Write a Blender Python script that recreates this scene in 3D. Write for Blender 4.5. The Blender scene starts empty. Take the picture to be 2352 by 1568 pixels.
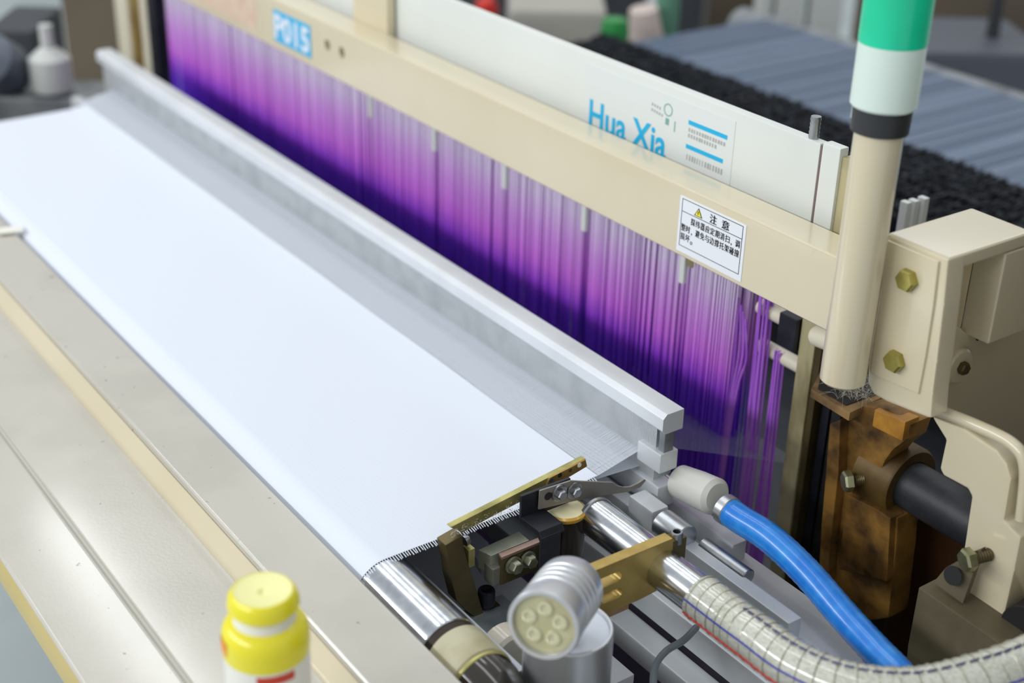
import bpy, bmesh, math, random
from mathutils import Vector, Matrix
random.seed(7)
C = bpy.context.scene.collection
S = bpy.context.scene
# ------------------------------------------------------------------ camera
CAM = Vector((.875, -.48, 1.678))
RT, UP, FW = Vector((.5781, .8156, .0248)), Vector((-.3836, .2448, .8905)), Vector((-.7202, .5243, -.4544))
FW.normalize(); RT = (RT - FW*RT.dot(FW)).normalized(); UP = RT.cross(FW)
cd = bpy.data.cameras.new('camera'); cam = bpy.data.objects.new('camera', cd); C.objects.link(cam)
cam.matrix_world = Matrix(((RT.x, UP.x, -FW.x, CAM.x), (RT.y, UP.y, -FW.y, CAM.y), (RT.z, UP.z, -FW.z, CAM.z), (0, 0, 0, 1)))
cd.sensor_width = 36; cd.lens = 50; cd.clip_start = .05; cd.clip_end = 60
cd.dof.use_dof = True; cd.dof.focus_distance = 1.29; cd.dof.aperture_fstop = 3.1
S.camera = cam
# ------------------------------------------------------------------ light
S.view_settings.view_transform = 'Standard'; S.view_settings.look = 'None'
S.view_settings.gamma = 1; S.view_settings.use_curve_mapping = False
S.view_settings.exposure = -.06
W = bpy.data.worlds.new('world'); S.world = W; W.use_nodes = True
W.node_tree.nodes['Background'].inputs[0].default_value = (.93, .97, 1, 1)
W.node_tree.nodes['Background'].inputs[1].default_value = .63
def strip(name, x, y, z, lx, ly, watts, rx=0):
    l = bpy.data.lights.new(name, 'AREA'); l.shape = 'RECTANGLE'; l.size = lx; l.size_y = ly; l.energy = watts
    l.color = (.95, .98, 1)
    o = bpy.data.objects.new(name, l); C.objects.link(o); o.location = (x, y, z); o.rotation_euler = (rx, 0, 0)
strip('ceiling_or_fill_strip', -2.5, .79, 3.3, 2.8, .16, 11)
strip('ceiling_or_fill_strip', -1.6, 1.75, 3.3, 4.5, .14, 12)
strip('ceiling_or_fill_strip', -1.3, -3.2, 2.9, 5.0, .3, 112, math.radians(57))  # low strip tilted at the loom, added to brighten its front faces
strip('ceiling_or_fill_strip', -1.3, .0, 3.3, 4.0, .2, 14)  # extra overhead strip, added to brighten the top of the beam
strip('ceiling_or_fill_strip', -5.2, 4.4, 3.3, 7.0, .5, 26)  # far strip added for its bright reflection along the beam top

def pix(x, y, X=None, Y=None, Z=None, d=None):
    """the point of the place that lies at this spot of the photograph, at a known X, Y, Z or distance"""
    r = RT*((x-1176)/3266.7) - UP*((y-784)/3266.7) + FW
    if X is not None: d = (X-CAM.x)/r.x
    elif Y is not None: d = (Y-CAM.y)/r.y
    elif Z is not None: d = (Z-CAM.z)/r.z
    return CAM + r*d
# ------------------------------------------------------------------ materials
def lin(c): return tuple((v/255/12.92 if v/255 <= .04045 else ((v/255+.055)/1.055)**2.4) for v in c) + (1,)
MT = {}
def mat(name, col, rough=.5, metal=0, col2=None, nscale=20, nlo=.4, nhi=.7, bump=0, bscale=200, coat=0, stretch=None, trans=0, alpha=1, rvar=0):
    if name in MT: return MT[name]
    m = bpy.data.materials.new(name); m.use_nodes = True; MT[name] = m
    nt = m.node_tree; b = nt.nodes['Principled BSDF']
    b.inputs['Base Color'].default_value = lin(col); b.inputs['Roughness'].default_value = rough; b.inputs['Metallic'].default_value = metal
    b.inputs['Coat Weight'].default_value = coat; b.inputs['Coat Roughness'].default_value = .12
    if trans: b.inputs['Transmission Weight'].default_value = trans
    if alpha < 1: b.inputs['Alpha'].default_value = alpha
    tc = nt.nodes.new('ShaderNodeTexCoord')
    src = tc.outputs['Object']
    if stretch:
        mp = nt.nodes.new('ShaderNodeMapping'); mp.inputs['Scale'].default_value = stretch
        nt.links.new(src, mp.inputs[0]); src = mp.outputs[0]
    if col2 or rvar:
        n = nt.nodes.new('ShaderNodeTexNoise'); n.inputs['Scale'].default_value = nscale; n.inputs['Detail'].default_value = 6
        nt.links.new(src, n.inputs['Vector'])
        r = nt.nodes.new('ShaderNodeValToRGB'); r.color_ramp.elements[0].position = nlo; r.color_ramp.elements[1].position = nhi
        r.color_ramp.elements[0].color = lin(col); r.color_ramp.elements[1].color = lin(col2 or col)
        nt.links.new(n.outputs['Fac'], r.inputs[0]); nt.links.new(r.outputs[0], b.inputs['Base Color'])
        if rvar:
            mr = nt.nodes.new('ShaderNodeMapRange'); mr.inputs['To Min'].default_value = max(rough-rvar, .02); mr.inputs['To Max'].default_value = rough+rvar
            nt.links.new(n.outputs['Fac'], mr.inputs[0]); nt.links.new(mr.outputs[0], b.inputs['Roughness'])
    if bump:
        n2 = nt.nodes.new('ShaderNodeTexNoise'); n2.inputs['Scale'].default_value = bscale; n2.inputs['Detail'].default_value = 3
        nt.links.new(src, n2.inputs['Vector'])
        bp = nt.nodes.new('ShaderNodeBump'); bp.inputs['Strength'].default_value = bump; bp.inputs['Distance'].default_value = .002
        nt.links.new(n2.outputs['Fac'], bp.inputs['Height']); nt.links.new(bp.outputs[0], b.inputs['Normal'])
    return m
BEIGE = mat('beige_paint', (216, 204, 174), .32, 0, (211, 198, 166), 6, .4, .7, .03, 120, coat=.9)
TRAY = mat('tray_paint', (194, 189, 177), .24, 0, (187, 182, 170), 9, .45, .62, .07, 260, coat=.9)
def specks(m, sc, lo, hi, c):
    nt = m.node_tree; b = nt.nodes['Principled BSDF']; l = b.inputs['Base Color'].links[0]; src = l.from_socket
    tc = nt.nodes.new('ShaderNodeTexCoord'); n = nt.nodes.new('ShaderNodeTexNoise'); n.inputs['Scale'].default_value = sc; n.inputs['Detail'].default_value = 4
    nt.links.new(tc.outputs['Object'], n.inputs['Vector'])
    r = nt.nodes.new('ShaderNodeMapRange'); r.inputs['From Min'].default_value = lo; r.inputs['From Max'].default_value = hi
    nt.links.new(n.outputs['Fac'], r.inputs[0])
    mx = nt.nodes.new('ShaderNodeMix'); mx.data_type = 'RGBA'; nt.links.new(r.outputs[0], mx.inputs['Factor']); nt.links.new(src, mx.inputs['A']); mx.inputs['B'].default_value = lin(c)
    nt.links.new(mx.outputs['Result'], b.inputs['Base Color'])
specks(TRAY, 95, .70, .76, (120, 118, 110))
WHITE = mat('white_paint', (226, 229, 224), .4, 0, (218, 222, 216), 5)
CHROME = mat('chrome', (214, 217, 222), .2, 1, (176, 182, 190), 60, .4, .75, 0, 200, rvar=.03)
STEEL = mat('steel', (176, 178, 182), .32, 1, (140, 144, 148), 40, .4, .7, .04, 300)
BLADE = mat('blade_steel', (150, 145, 138), .45, .45, (138, 133, 126), 25)
ALU = mat('aluminium', (206, 209, 212), .36, 1, (188, 192, 196), 30)
ALUP = mat('satin_aluminium', (222, 225, 229), .45, .3, (212, 215, 219), 12)
ZINC = mat('yellow_zinc', (190, 164, 96), .36, .6, (150, 116, 58), 18, .42, .66, .04, 250)
ZINCG = mat('green_zinc', (184, 176, 112), .4, .55, (128, 122, 72), 30, .42, .66, .05, 300)
OLIVE = mat('olive_zinc', (104, 92, 60), .42, .6, (78, 68, 42), 24, .4, .7, .05, 250)
CAST = mat('rusty_casting', (156, 114, 52), .5, .25, (66, 46, 24), 22, .40, .62, .3, 90)
CASTO = mat('orange_casting', (196, 140, 52), .5, .2, (132, 84, 28), 26, .42, .66, .25, 90)
CASTD = mat('dark_casting', (74, 58, 38), .6, .2, (40, 32, 24), 12, .4, .7, .2, 70)
BLACK = mat('black_oxide', (38, 40, 48), .4, .4, (56, 58, 68), 30, .5, .75, .03, 200)
BLACKP = mat('black_plastic', (46, 48, 50), .45)
RUBBER = mat('black_rubber', (38, 39, 44), .5, 0, (54, 55, 60), 40, .5, .8, .1, 220)
DARK = mat('dark_void', (24, 23, 22), .7)
CREAM = mat('cream_plastic', (226, 218, 196), .5)
DIRTY = mat('dirty_cream_steel', (190, 180, 140), .5, .2, (92, 78, 44), 16, .46, .66, .06, 150, stretch=(1, 1, .35))
GREYP = mat('grey_metal', (150, 154, 158), .45, .4, (112, 116, 120), 20)
BLUEH = mat('blue_hose', (24, 118, 212), .28, 0, (48, 142, 224), 60, .4, .7, coat=.3)
SLEEVE = mat('sleeve_plastic', (196, 190, 160), .5, 0, (160, 150, 110), 22, .45, .7, .06, 150)
GREEN = mat('green_lens', (8, 196, 142), .25, 0, (12, 214, 168), 12, coat=.3)
MILK = mat('milk_lens', (218, 234, 224), .3, 0, coat=.2)
YELLOW = mat('yellow_plastic', (238, 226, 40), .3, 0, coat=.3)
YPALE = mat('pale_yellow_plastic', (242, 238, 166), .35)
BWHITE = mat('bottle_white', (238, 236, 226), .35)
ORANGE = mat('orange_print', (240, 150, 30), .4)
REDP = mat('red_print', (206, 62, 40), .4)
REDC = mat('red_plastic', (214, 50, 36), .35)
GRNC = mat('green_plastic', (38, 140, 66), .4)
STICK = mat('sticker_white', (232, 235, 240), .4)
INK = mat('ink_black', (30, 34, 36), .5)
CYAN = mat('ink_cyan', (22, 178, 226), .45)
PLATEB = mat('plate_blue', (66, 178, 222), .4)
PLATEW = mat('plate_white', (222, 230, 240), .4)
INKG = mat('ink_grey', (170, 172, 172), .5)
INKT = mat('ink_green', (120, 168, 160), .5)
TRI = mat('sign_yellow', (240, 224, 40), .45)
FLOOR = mat('floor_paint', (200, 210, 212), .35, 0, (184, 194, 196), 3, .4, .7)
BROWN = mat('brown_machine', (104, 92, 76), .55, 0, (82, 72, 60), 4)
DGREY = mat('dark_machine', (62, 66, 72), .5, 0, (44, 46, 50), 5)
LGREY = mat('light_machine', (206, 208, 204), .45, 0, (190, 194, 192), 3)
WALLM = mat('wall_paint', (220, 221, 216), .7, 0, (210, 211, 206), 2)
HAIR = mat('lint_fibre', (206, 200, 184), .7)
PINK = mat('pink_yarn', (206, 190, 182), .7)
BPOST = mat('green_post_paint', (92, 140, 118), .5)

def weave():
    m = bpy.data.materials.new('glass_cloth'); m.use_nodes = True; nt = m.node_tree; b = nt.nodes['Principled BSDF']
    b.inputs['Base Color'].default_value = lin((220, 226, 237)); b.inputs['Roughness'].default_value = .55
    b.inputs['Sheen Weight'].default_value = .15
    tc = nt.nodes.new('ShaderNodeTexCoord')
    h = None
    for d, sc in (('X', 330), ('Y', 420)):
        w = nt.nodes.new('ShaderNodeTexWave'); w.bands_direction = d; w.inputs['Scale'].default_value = sc/math.pi*.5
        nt.links.new(tc.outputs['Object'], w.inputs['Vector'])
        if h is None: h = w.outputs['Fac']
        else:
            a = nt.nodes.new('ShaderNodeMath'); a.operation = 'MULTIPLY'; nt.links.new(h, a.inputs[0]); nt.links.new(w.outputs['Fac'], a.inputs[1]); h = a.outputs[0]
    bp = nt.nodes.new('ShaderNodeBump'); bp.inputs['Strength'].default_value = .10; bp.inputs['Distance'].default_value = .0005
    nt.links.new(h, bp.inputs['Height']); nt.links.new(bp.outputs[0], b.inputs['Normal'])
    return m
CLOTH = weave()
YARN = mat('glass_yarn', (214, 219, 228), .5)

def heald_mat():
    """cord colour graded by height: lilac at the top, violet midway, indigo lower down (object space height)"""
    m = bpy.data.materials.new('graded_heald_cord'); m.use_nodes = True; nt = m.node_tree; b = nt.nodes['Principled BSDF']
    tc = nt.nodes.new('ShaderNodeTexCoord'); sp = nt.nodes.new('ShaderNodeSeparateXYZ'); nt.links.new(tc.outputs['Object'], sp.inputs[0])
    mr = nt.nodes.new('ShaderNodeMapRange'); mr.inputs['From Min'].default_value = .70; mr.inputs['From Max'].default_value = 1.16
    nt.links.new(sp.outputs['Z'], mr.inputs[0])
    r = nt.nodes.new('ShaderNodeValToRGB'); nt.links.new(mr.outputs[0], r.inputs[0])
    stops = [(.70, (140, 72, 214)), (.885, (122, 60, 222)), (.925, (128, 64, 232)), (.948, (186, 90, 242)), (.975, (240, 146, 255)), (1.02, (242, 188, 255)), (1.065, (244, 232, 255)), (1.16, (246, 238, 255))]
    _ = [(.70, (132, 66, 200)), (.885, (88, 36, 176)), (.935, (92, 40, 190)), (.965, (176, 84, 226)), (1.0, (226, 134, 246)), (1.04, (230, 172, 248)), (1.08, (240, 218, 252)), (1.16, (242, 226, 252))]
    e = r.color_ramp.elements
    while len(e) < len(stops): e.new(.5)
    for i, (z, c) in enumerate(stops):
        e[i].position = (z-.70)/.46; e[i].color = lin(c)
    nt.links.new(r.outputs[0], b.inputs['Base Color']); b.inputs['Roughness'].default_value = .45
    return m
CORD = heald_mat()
CORD2 = mat('violet_cord', (196, 120, 232), .45, 0, (150, 84, 210), 30, .4, .7, stretch=(8, 8, .3))

def clearhose():
    m = bpy.data.materials.new('clear_spiral_hose'); m.use_nodes = True; nt = m.node_tree; b = nt.nodes['Principled BSDF']
    b.inputs['Base Color'].default_value = lin((196, 196, 180)); b.inputs['Roughness'].default_value = .14
    b.inputs['Coat Weight'].default_value = .6; b.inputs['Coat Roughness'].default_value = .05
    n = nt.nodes.new('ShaderNodeTexNoise'); n.inputs['Scale'].default_value = 60
    r = nt.nodes.new('ShaderNodeValToRGB'); r.color_ramp.elements[0].color = lin((184, 184, 168)); r.color_ramp.elements[1].color = lin((208, 208, 196))
    r.color_ramp.elements[0].position = .35; r.color_ramp.elements[1].position = .6
    nt.links.new(n.outputs['Fac'], r.inputs[0]); nt.links.new(r.outputs[0], b.inputs['Base Color'])
    return m
HOSE = clearhose()
# ------------------------------------------------------------------ mesh helpers
def bm_box(bm, x0, x1, y0, y1, z0, z1, bev=0, seg=2):
    t = bmesh.new()
    vs = [t.verts.new((x, y, z)) for x in (x0, x1) for y in (y0, y1) for z in (z0, z1)]
    for f in ((0, 1, 3, 2), (4, 6, 7, 5), (0, 4, 5, 1), (2, 3, 7, 6), (0, 2, 6, 4), (1, 5, 7, 3)): t.faces.new([vs[i] for i in f])
    bmesh.ops.recalc_face_normals(t, faces=t.faces)
    if bev: bmesh.ops.bevel(t, geom=t.edges[:], offset=bev, segments=seg, profile=.6, affect='EDGES', clamp_overlap=True)
    return merge(bm, t)
def merge(bm, t):
    me = bpy.data.meshes.new('tmp'); t.to_mesh(me); t.free(); bm.from_mesh(me); bpy.data.meshes.remove(me); return bm
def bm_prism(bm, pts, vec, bev=0, seg=2):
    t = bmesh.new(); vec = Vector(vec); n = len(pts)
    a = [t.verts.new(p) for p in pts]; b = [t.verts.new(Vector(p)+vec) for p in pts]
    t.faces.new(a); t.faces.new(b[::-1])
    for i in range(n): t.faces.new((a[i], b[i], b[(i+1) % n], a[(i+1) % n]))
    bmesh.ops.recalc_face_normals(t, faces=t.faces)
    if bev: bmesh.ops.bevel(t, geom=t.edges[:], offset=bev, segments=seg, profile=.6, affect='EDGES', clamp_overlap=True)
    return merge(bm, t)
def frame(ax):
    ax = Vector(ax).normalized(); u = ax.orthogonal().normalized()
    if abs(ax.z) < .95:
        u = Vector((0, 0, 1)).cross(ax).normalized()
    return ax, u, ax.cross(u)
def bm_lathe(bm, prof, p0, axis, n=32):
    ax, u, v = frame(axis); p0 = Vector(p0); rings = []
    for r, h in prof:
        if r < 1e-6: rings.append([bm.verts.new(p0+ax*h)])
        else: rings.append([bm.verts.new(p0+ax*h+(u*math.cos(2*math.pi*i/n)+v*math.sin(2*math.pi*i/n))*r) for i in range(n)])
    for a, b in zip(rings, rings[1:]):
        for i in range(n):
            j = (i+1) % n
            if len(a) == 1 and len(b) == 1: continue
            if len(a) == 1: bm.faces.new((a[0], b[j], b[i]))
            elif len(b) == 1: bm.faces.new((a[i], a[j], b[0]))
            else: bm.faces.new((a[i], a[j], b[j], b[i]))
    return bm
def bm_cyl(bm, p0, p1, r, n=32, bev=.0008):
    p0, p1 = Vector(p0), Vector(p1); L = (p1-p0).length; e = min(bev, r*.4, L*.4)
    return bm_lathe(bm, [(0, 0), (r-e, 0), (r, e), (r, L-e), (r-e, L), (0, L)], p0, p1-p0, n)
def smooth_path(pts, k=8):
    pts = [Vector(p) for p in pts]; out = []
    for i in range(len(pts)-1):
        a = pts[max(i-1, 0)]; b = pts[i]; c = pts[i+1]; d = pts[min(i+2, len(pts)-1)]
        for s in range(k):
            t = s/k
            out.append(.5*((2*b)+(c-a)*t+(2*a-5*b+4*c-d)*t*t+(3*b-a-3*c+d)*t**3))
    out.append(pts[-1]); return out
def bm_sweep(bm, path, r, n=12, caps=True):
    path = [Vector(p) for p in path]; R = r if callable(r) else (lambda i: r)
    rings = []; t0 = (path[1]-path[0]).normalized(); u = frame(t0)[1]
    for i, p in enumerate(path):
        t = (path[min(i+1, len(path)-1)]-path[max(i-1, 0)]).normalized()
        u = (u-t*u.dot(t)).normalized(); v = t.cross(u)
        rings.append([bm.verts.new(p+(u*math.cos(2*math.pi*j/n)+v*math.sin(2*math.pi*j/n))*R(i)) for j in range(n)])
    for a, b in zip(rings, rings[1:]):
        for j in range(n): bm.faces.new((a[j], a[(j+1) % n], b[(j+1) % n], b[j]))
    if caps: bm.faces.new(rings[0][::-1]); bm.faces.new(rings[-1])
    return bm
def root_loc(o):
    l = Vector((0, 0, 0))
    while o: l += o.location; o = o.parent
    return l
def obj(name, bm, m, parent=None, sharp=35):
    if parent is None:
        xs = [v.co for v in bm.verts]; lo = Vector((min(v.x for v in xs), min(v.y for v in xs), min(v.z for v in xs))); hi = Vector((max(v.x for v in xs), max(v.y for v in xs), max(v.z for v in xs)))
        org = Vector(((lo.x+hi.x)/2, (lo.y+hi.y)/2, lo.z))
    else: org = root_loc(parent)
    bmesh.ops.translate(bm, verts=bm.verts, vec=-org)
    me = bpy.data.meshes.new(name); bm.to_mesh(me); bm.free(); me.materials.append(m)
    me.shade_smooth(); me.set_sharp_from_angle(angle=math.radians(sharp))
    o = bpy.data.objects.new(name, me); C.objects.link(o)
    if len(me.polygons) < 4000:
        wn = o.modifiers.new('even_shading', 'WEIGHTED_NORMAL'); wn.keep_sharp = True; wn.weight = 100
    if parent is None: o.location = org
    else: o.parent = parent
    return o
def raw(name, verts, faces, m, parent=None, sharp=None):
    bm = bmesh.new(); vs = [bm.verts.new(v) for v in verts]
    for f in faces: bm.faces.new([vs[i] for i in f])
    return obj(name, bm, m, parent, sharp or 35)
def tag(o, label, cat, group=None, kind=None):
    o['label'] = label; o['category'] = cat
    if group: o['group'] = group
    if kind: o['kind'] = kind
    return o
def thing(name, label, cat, loc, group=None):
    o = bpy.data.objects.new(name, None); C.objects.link(o); o.location = loc; o.empty_display_size = .02
    return tag(o, label, cat, group)
def struct(name, bm, m, label=None):
    o = obj(name, bm, m); o['kind'] = 'structure'
    if label: o['label'] = label
    return o
NB = bmesh.new
def box(name, m, par, x0, x1, y0, y1, z0, z1, bev=.001, seg=2): return obj(name, bm_box(NB(), x0, x1, y0, y1, z0, z1, bev, seg), m, par)
def cyl(name, m, par, p0, p1, r, n=32, bev=.0008): return obj(name, bm_cyl(NB(), p0, p1, r, n, bev), m, par)
def prism(name, m, par, pts, vec, bev=.0008): return obj(name, bm_prism(NB(), pts, vec, bev), m, par)
def cut(o, cutter_bm):
    """saw a shape out of a finished part"""
    me = bpy.data.meshes.new('cut'); cutter_bm.to_mesh(me); cutter_bm.free()
    c = bpy.data.objects.new('cut', me); C.objects.link(c)
    c.location = root_loc(o) if False else (0, 0, 0)
    l = root_loc(o)
    me.transform(Matrix.Translation(-l)); 
    par = o.parent; o.parent = None; loc = o.location.copy(); o.location = (0, 0, 0)
    o.modifiers.clear(); md = o.modifiers.new('b', 'BOOLEAN'); md.operation = 'DIFFERENCE'; md.object = c; md.solver = 'EXACT'
    dg = bpy.context.evaluated_depsgraph_get(); dg.update()
    nm = bpy.data.meshes.new_from_object(o.evaluated_get(dg)); o.modifiers.clear()
    old = o.data; o.data = nm; nm.name = old.name; bpy.data.objects.remove(c); bpy.data.meshes.remove(me)
    o.parent = par; o.location = loc
    nm.shade_smooth(); nm.set_sharp_from_angle(angle=math.radians(35))
    wn = o.modifiers.new('even_shading', 'WEIGHTED_NORMAL'); wn.keep_sharp = True; wn.weight = 100
def hexbolt(par, p, axis, r=.009, head=.007, m=None, washer=0, shank=0, name='bolt', shank_m=None):
    """hexagon head standing on point p, looking along axis"""
    ax, u, v = frame(axis); p = Vector(p); bm = NB()
    if washer: bm_lathe(bm, [(0, 0), (washer, 0), (washer, .0018), (washer*.9, .0022), (0, .0022)], p, ax, 28)
    q = p+ax*((.0022 if washer else 0)+max(shank, 0))
    bm_lathe(bm, [(0, 0), (r, 0), (r, head*.75), (r*.86, head), (0, head)], q, ax, 6)
    o = obj(name, bm, m or ZINCG, par, 25)
    if shank:
        s = NB(); k = 7
        prof = [(0, -.004)]
        for i in range(k+1):
            h = shank*i/k; prof += [(r*.50, h), (r*.56, h+shank/k*.5)]
        bm_lathe(s, prof[:-1]+[(0, shank)], p, ax, 18); obj('thread', s, shank_m or OLIVE, o)
    return o
def socket(par, p, axis, r=.007, h=.009, m=None, name='socket_screw'):
    bm = bm_lathe(NB(), [(0, 0), (r, 0), (r, h*.9), (r*.9, h), (r*.62, h)], p, axis, 24)
    o = obj(name, bm, m or BLACK, par)
    b2 = bm_lathe(NB(), [(r*.62, h), (r*.5, h*.9), (r*.5, h*.35), (0, h*.35)], p, axis, 6); obj('hexagon_socket', b2, DARK, o)
    return o
def text(s, size, m, par, p, name='lettering', align='LEFT', offset=0, sx=1.0, spacing=1.0):
    """letters lying on a wall that faces the front (-Y), reading along +X"""
    cu = bpy.data.curves.new('t', 'FONT'); cu.body = s; cu.size = size; cu.align_x = align; cu.offset = offset; cu.space_character = spacing; cu.resolution_u = 3
    cu.extrude = .0001
    o = bpy.data.objects.new('t', cu); C.objects.link(o)
    dg = bpy.context.evaluated_depsgraph_get(); me = bpy.data.meshes.new_from_object(o.evaluated_get(dg))
    bpy.data.objects.remove(o); bpy.data.curves.remove(cu)
    me.transform(Matrix(((sx, 0, 0, 0), (0, 0, -1, 0), (0, 1, 0, 0), (0, 0, 0, 1))))
    me.transform(Matrix.Translation(Vector(p)-root_loc(par))); me.materials.clear(); me.materials.append(m)
    t = bpy.data.objects.new(name, me); C.objects.link(t); t.parent = par; me.name = name
    return t
# ------------------------------------------------------------------ the setting
struct('floor', bm_box(NB(), -9, 5, -4, 9, -.05, 0), FLOOR, 'pale grey painted workshop floor')
struct('wall_back', bm_box(NB(), -9, 5, 8.6, 8.7, 0, 4), WALLM, 'pale workshop wall far behind the loom')
struct('wall_left', bm_box(NB(), -9, -8.9, -4, 8.6, 0, 4), WALLM, 'pale workshop wall at the far left')

# ------------------------------------------------------------------ front cover (breast beam cover)
XL, XR = -2.3, .55
t = thing('front_cover', 'long glossy beige stepped cover along the front edge of the white cloth', 'cover', (-.8, -.12, .80))
box('upper_panel', TRAY, t, XL, XR, -.0627, -.0005, .90, .945, .003, 3)
def profile_x(name, pts, m, par, bev=0):
    return obj(name, bm_prism(NB(), [(XL, y, z) for y, z in pts], (XR-XL, 0, 0), bev), m, par)
profile_x('riser', [(-.0630, .938), (-.0640, .938), (-.0715, .9225), (-.0740, .9152), (-.0740, .90), (-.0630, .90)], BEIGE, t)
box('tray_panel', TRAY, t, XL, XR, -.1600, -.0720, .895, .915, .0015, 2)
box('front_panel', TRAY, t, XL, XR, -.2330, -.1642, .895, .915, .004, 3)
box('seam', mat('seam_paint', (190, 188, 176), .5), t, XL, XR, -.166, -.158, .893, .9125, 0)
profile_x('front_lip', [(-.2320, .9120), (-.2350, .9085), (-.2372, .902), (-.2378, .8935), (-.2320, .8935)], mat('lip_paint', (190, 172, 112), .4, 0, (182, 162, 100), 8), t)
profile_x('front_apron', [(-.035, .8935), (-.047, .8935), (-.047, .45), (-.035, .45)], BEIGE, t)
pt = pix(26, 530, Z=.947); s = bm_prism(NB(), [pt+Vector((-.012, -.017, 0)), pt+Vector((.006, -.017, 0)), pt+Vector((.014, .012, 0)), pt+Vector((-.006, .014, 0))], (0, 0, .003), .0008)
tag(obj('paper_tab', s, BWHITE), 'small white scrap lying on the cover edge at the far left', 'scrap')

# ------------------------------------------------------------------ breast roll and cloth
RY, RZ, RR = .0287, .9190, .0300
t = thing('guide_roller', 'shiny steel roller carrying the white cloth over the front edge', 'roller', (-.6, RY, RZ-RR))
cyl('roller_tube', CHROME, t, (-1.45, RY, RZ), (.100, RY, RZ), RR, 64, .001)
cyl('dark_groove', CASTD, t, (.098, RY, RZ), (.109, RY, RZ), RR*.95, 48)
cyl('plastic_sleeve', SLEEVE, t, (.108, RY, RZ), (.147, RY, RZ), RR*1.01, 48, .002)
cyl('retaining_ring', ZINCG, t, (.1465, RY, RZ), (.1505, RY, RZ), RR*.985, 48)
o = obj('end_cap', bm_lathe(NB(), [(RR*.95, 0), (RR*.93, .012), (RR*.8, .028), (RR*.5, .04), (0, .044)], (.150, RY, RZ), (1, 0, 0), 40), mat('smoked_cap', (44, 38, 30), .12, 0, coat=.5), t)

# cloth sheet: from the fell over the roller and down
CX0, CX1, FELL = -1.335, -.001, .262
prof = []
r = RR+.0007
for i in range(9):
    k = i/8; y = FELL+(RY-FELL)*k
    prof.append((y, .9497+(.004*math.exp(-((y-FELL)/.02)**2))))
for i in range(1, 13):
    a = math.radians(90+i*9); prof.append((RY+r*math.cos(a), RZ+r*math.sin(a)))
prof.append((RY+r*math.cos(math.radians(198)), .80))
verts, faces = [], []; NX = 60
for y, z in prof:
    for i in range(NX+1):
        x = CX0+(CX1-CX0)*i/NX; verts.append((x, y, z+.0004*math.sin(x*23+y*31)))
for j in range(len(prof)-1):
    for i in range(NX):
        a = j*(NX+1)+i; faces.append((a, a+1, a+NX+2, a+NX+1))
t = thing('woven_cloth', 'wide sheet of dense white glass cloth running over the front roller', 'cloth', (-.66, .12, .80))
o = raw('cloth_sheet', verts, faces, CLOTH, t, 80)
# cut weft ends along the right selvage
verts, faces = [], []
dist = [0]
for a, b in zip(prof, prof[1:]): dist.append(dist[-1]+math.hypot(a[0]-b[0], a[1]-b[1]))
def along(s):
    for j in range(len(prof)-1):
        if dist[j+1] >= s:
            k = (s-dist[j])/(dist[j+1]-dist[j]); a, b = prof[j], prof[j+1]
            return a[0]+(b[0]-a[0])*k, a[1]+(b[1]-a[1])*k
    return prof[-1]
s_ = .004
while s_ < dist[-2]+.004:
    y, z = along(s_); L = .0050+.0018*random.random(); dx = .0006*random.uniform(-1, 1); w = .00075
    y2, z2 = along(s_+w)
    n = len(verts); up = .0006
    verts += [(CX1-.001, y, z+up), (CX1-.001, y2, z2+up), (CX1+L, y2+dx, z2-.0009), (CX1+L, y+dx, z-.0009),
              (CX1-.001, y, z-.0001), (CX1-.001, y2, z2-.0001), (CX1+L, y2+dx, z2-.0016), (CX1+L, y+dx, z-.0016)]
    faces += [(n, n+1, n+2, n+3), (n+7, n+6, n+5, n+4), (n, n+3, n+7, n+4), (n+1, n+5, n+6, n+2), (n+3, n+2, n+6, n+7)]
    s_ += .00255
o = raw('weft_fringe', verts, faces, YARN, t); o['kind'] = 'stuff'; o['label'] = 'short cut white yarn ends along the cloth edge'

# ------------------------------------------------------------------ warp yarns between fell and healds
def yarns(name, line, pitch, w_, x0=-1.36, x1=-.004, m=YARN, label='', cat='yarn', th=.0004):
    verts, faces = [], []; x = x0
    while x < x1:
        q = random.uniform(-.08, .08)*pitch; w0 = w_
        for (y0, z0), (y1, z1) in zip(line, line[1:]):
            n = len(verts); w = w0 if y1 < .331 else w0*.14; th = .0004 if y1 < .331 else .0001
            verts += [(x+q, y0, z0), (x+q+w, y0, z0), (x+q+w, y1, z1), (x+q, y1, z1), (x+q+w/2, y0, z0-th), (x+q+w/2, y1, z1-th)]
            faces += [(n, n+1, n+2, n+3), (n, n+3, n+5, n+4), (n+1, n+4, n+5, n+2)]
        x += pitch
    return tag(raw(name, verts, faces, m), label, cat, kind='stuff')
yarns('warp_yarns', [(FELL-.004, .9504), (.318, .9640), (.330, .9640), (.56, .862)], .0015, .0010, label='upper layer of pale warp yarns fanning from cloth edge into the purple cords')
yarns('warp_yarns', [(FELL-.004, .9490), (.318, .9450), (.330, .9440)], .0015, .0010, label='lower layer of pale warp yarns fanning from cloth edge into the purple cords')

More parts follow.
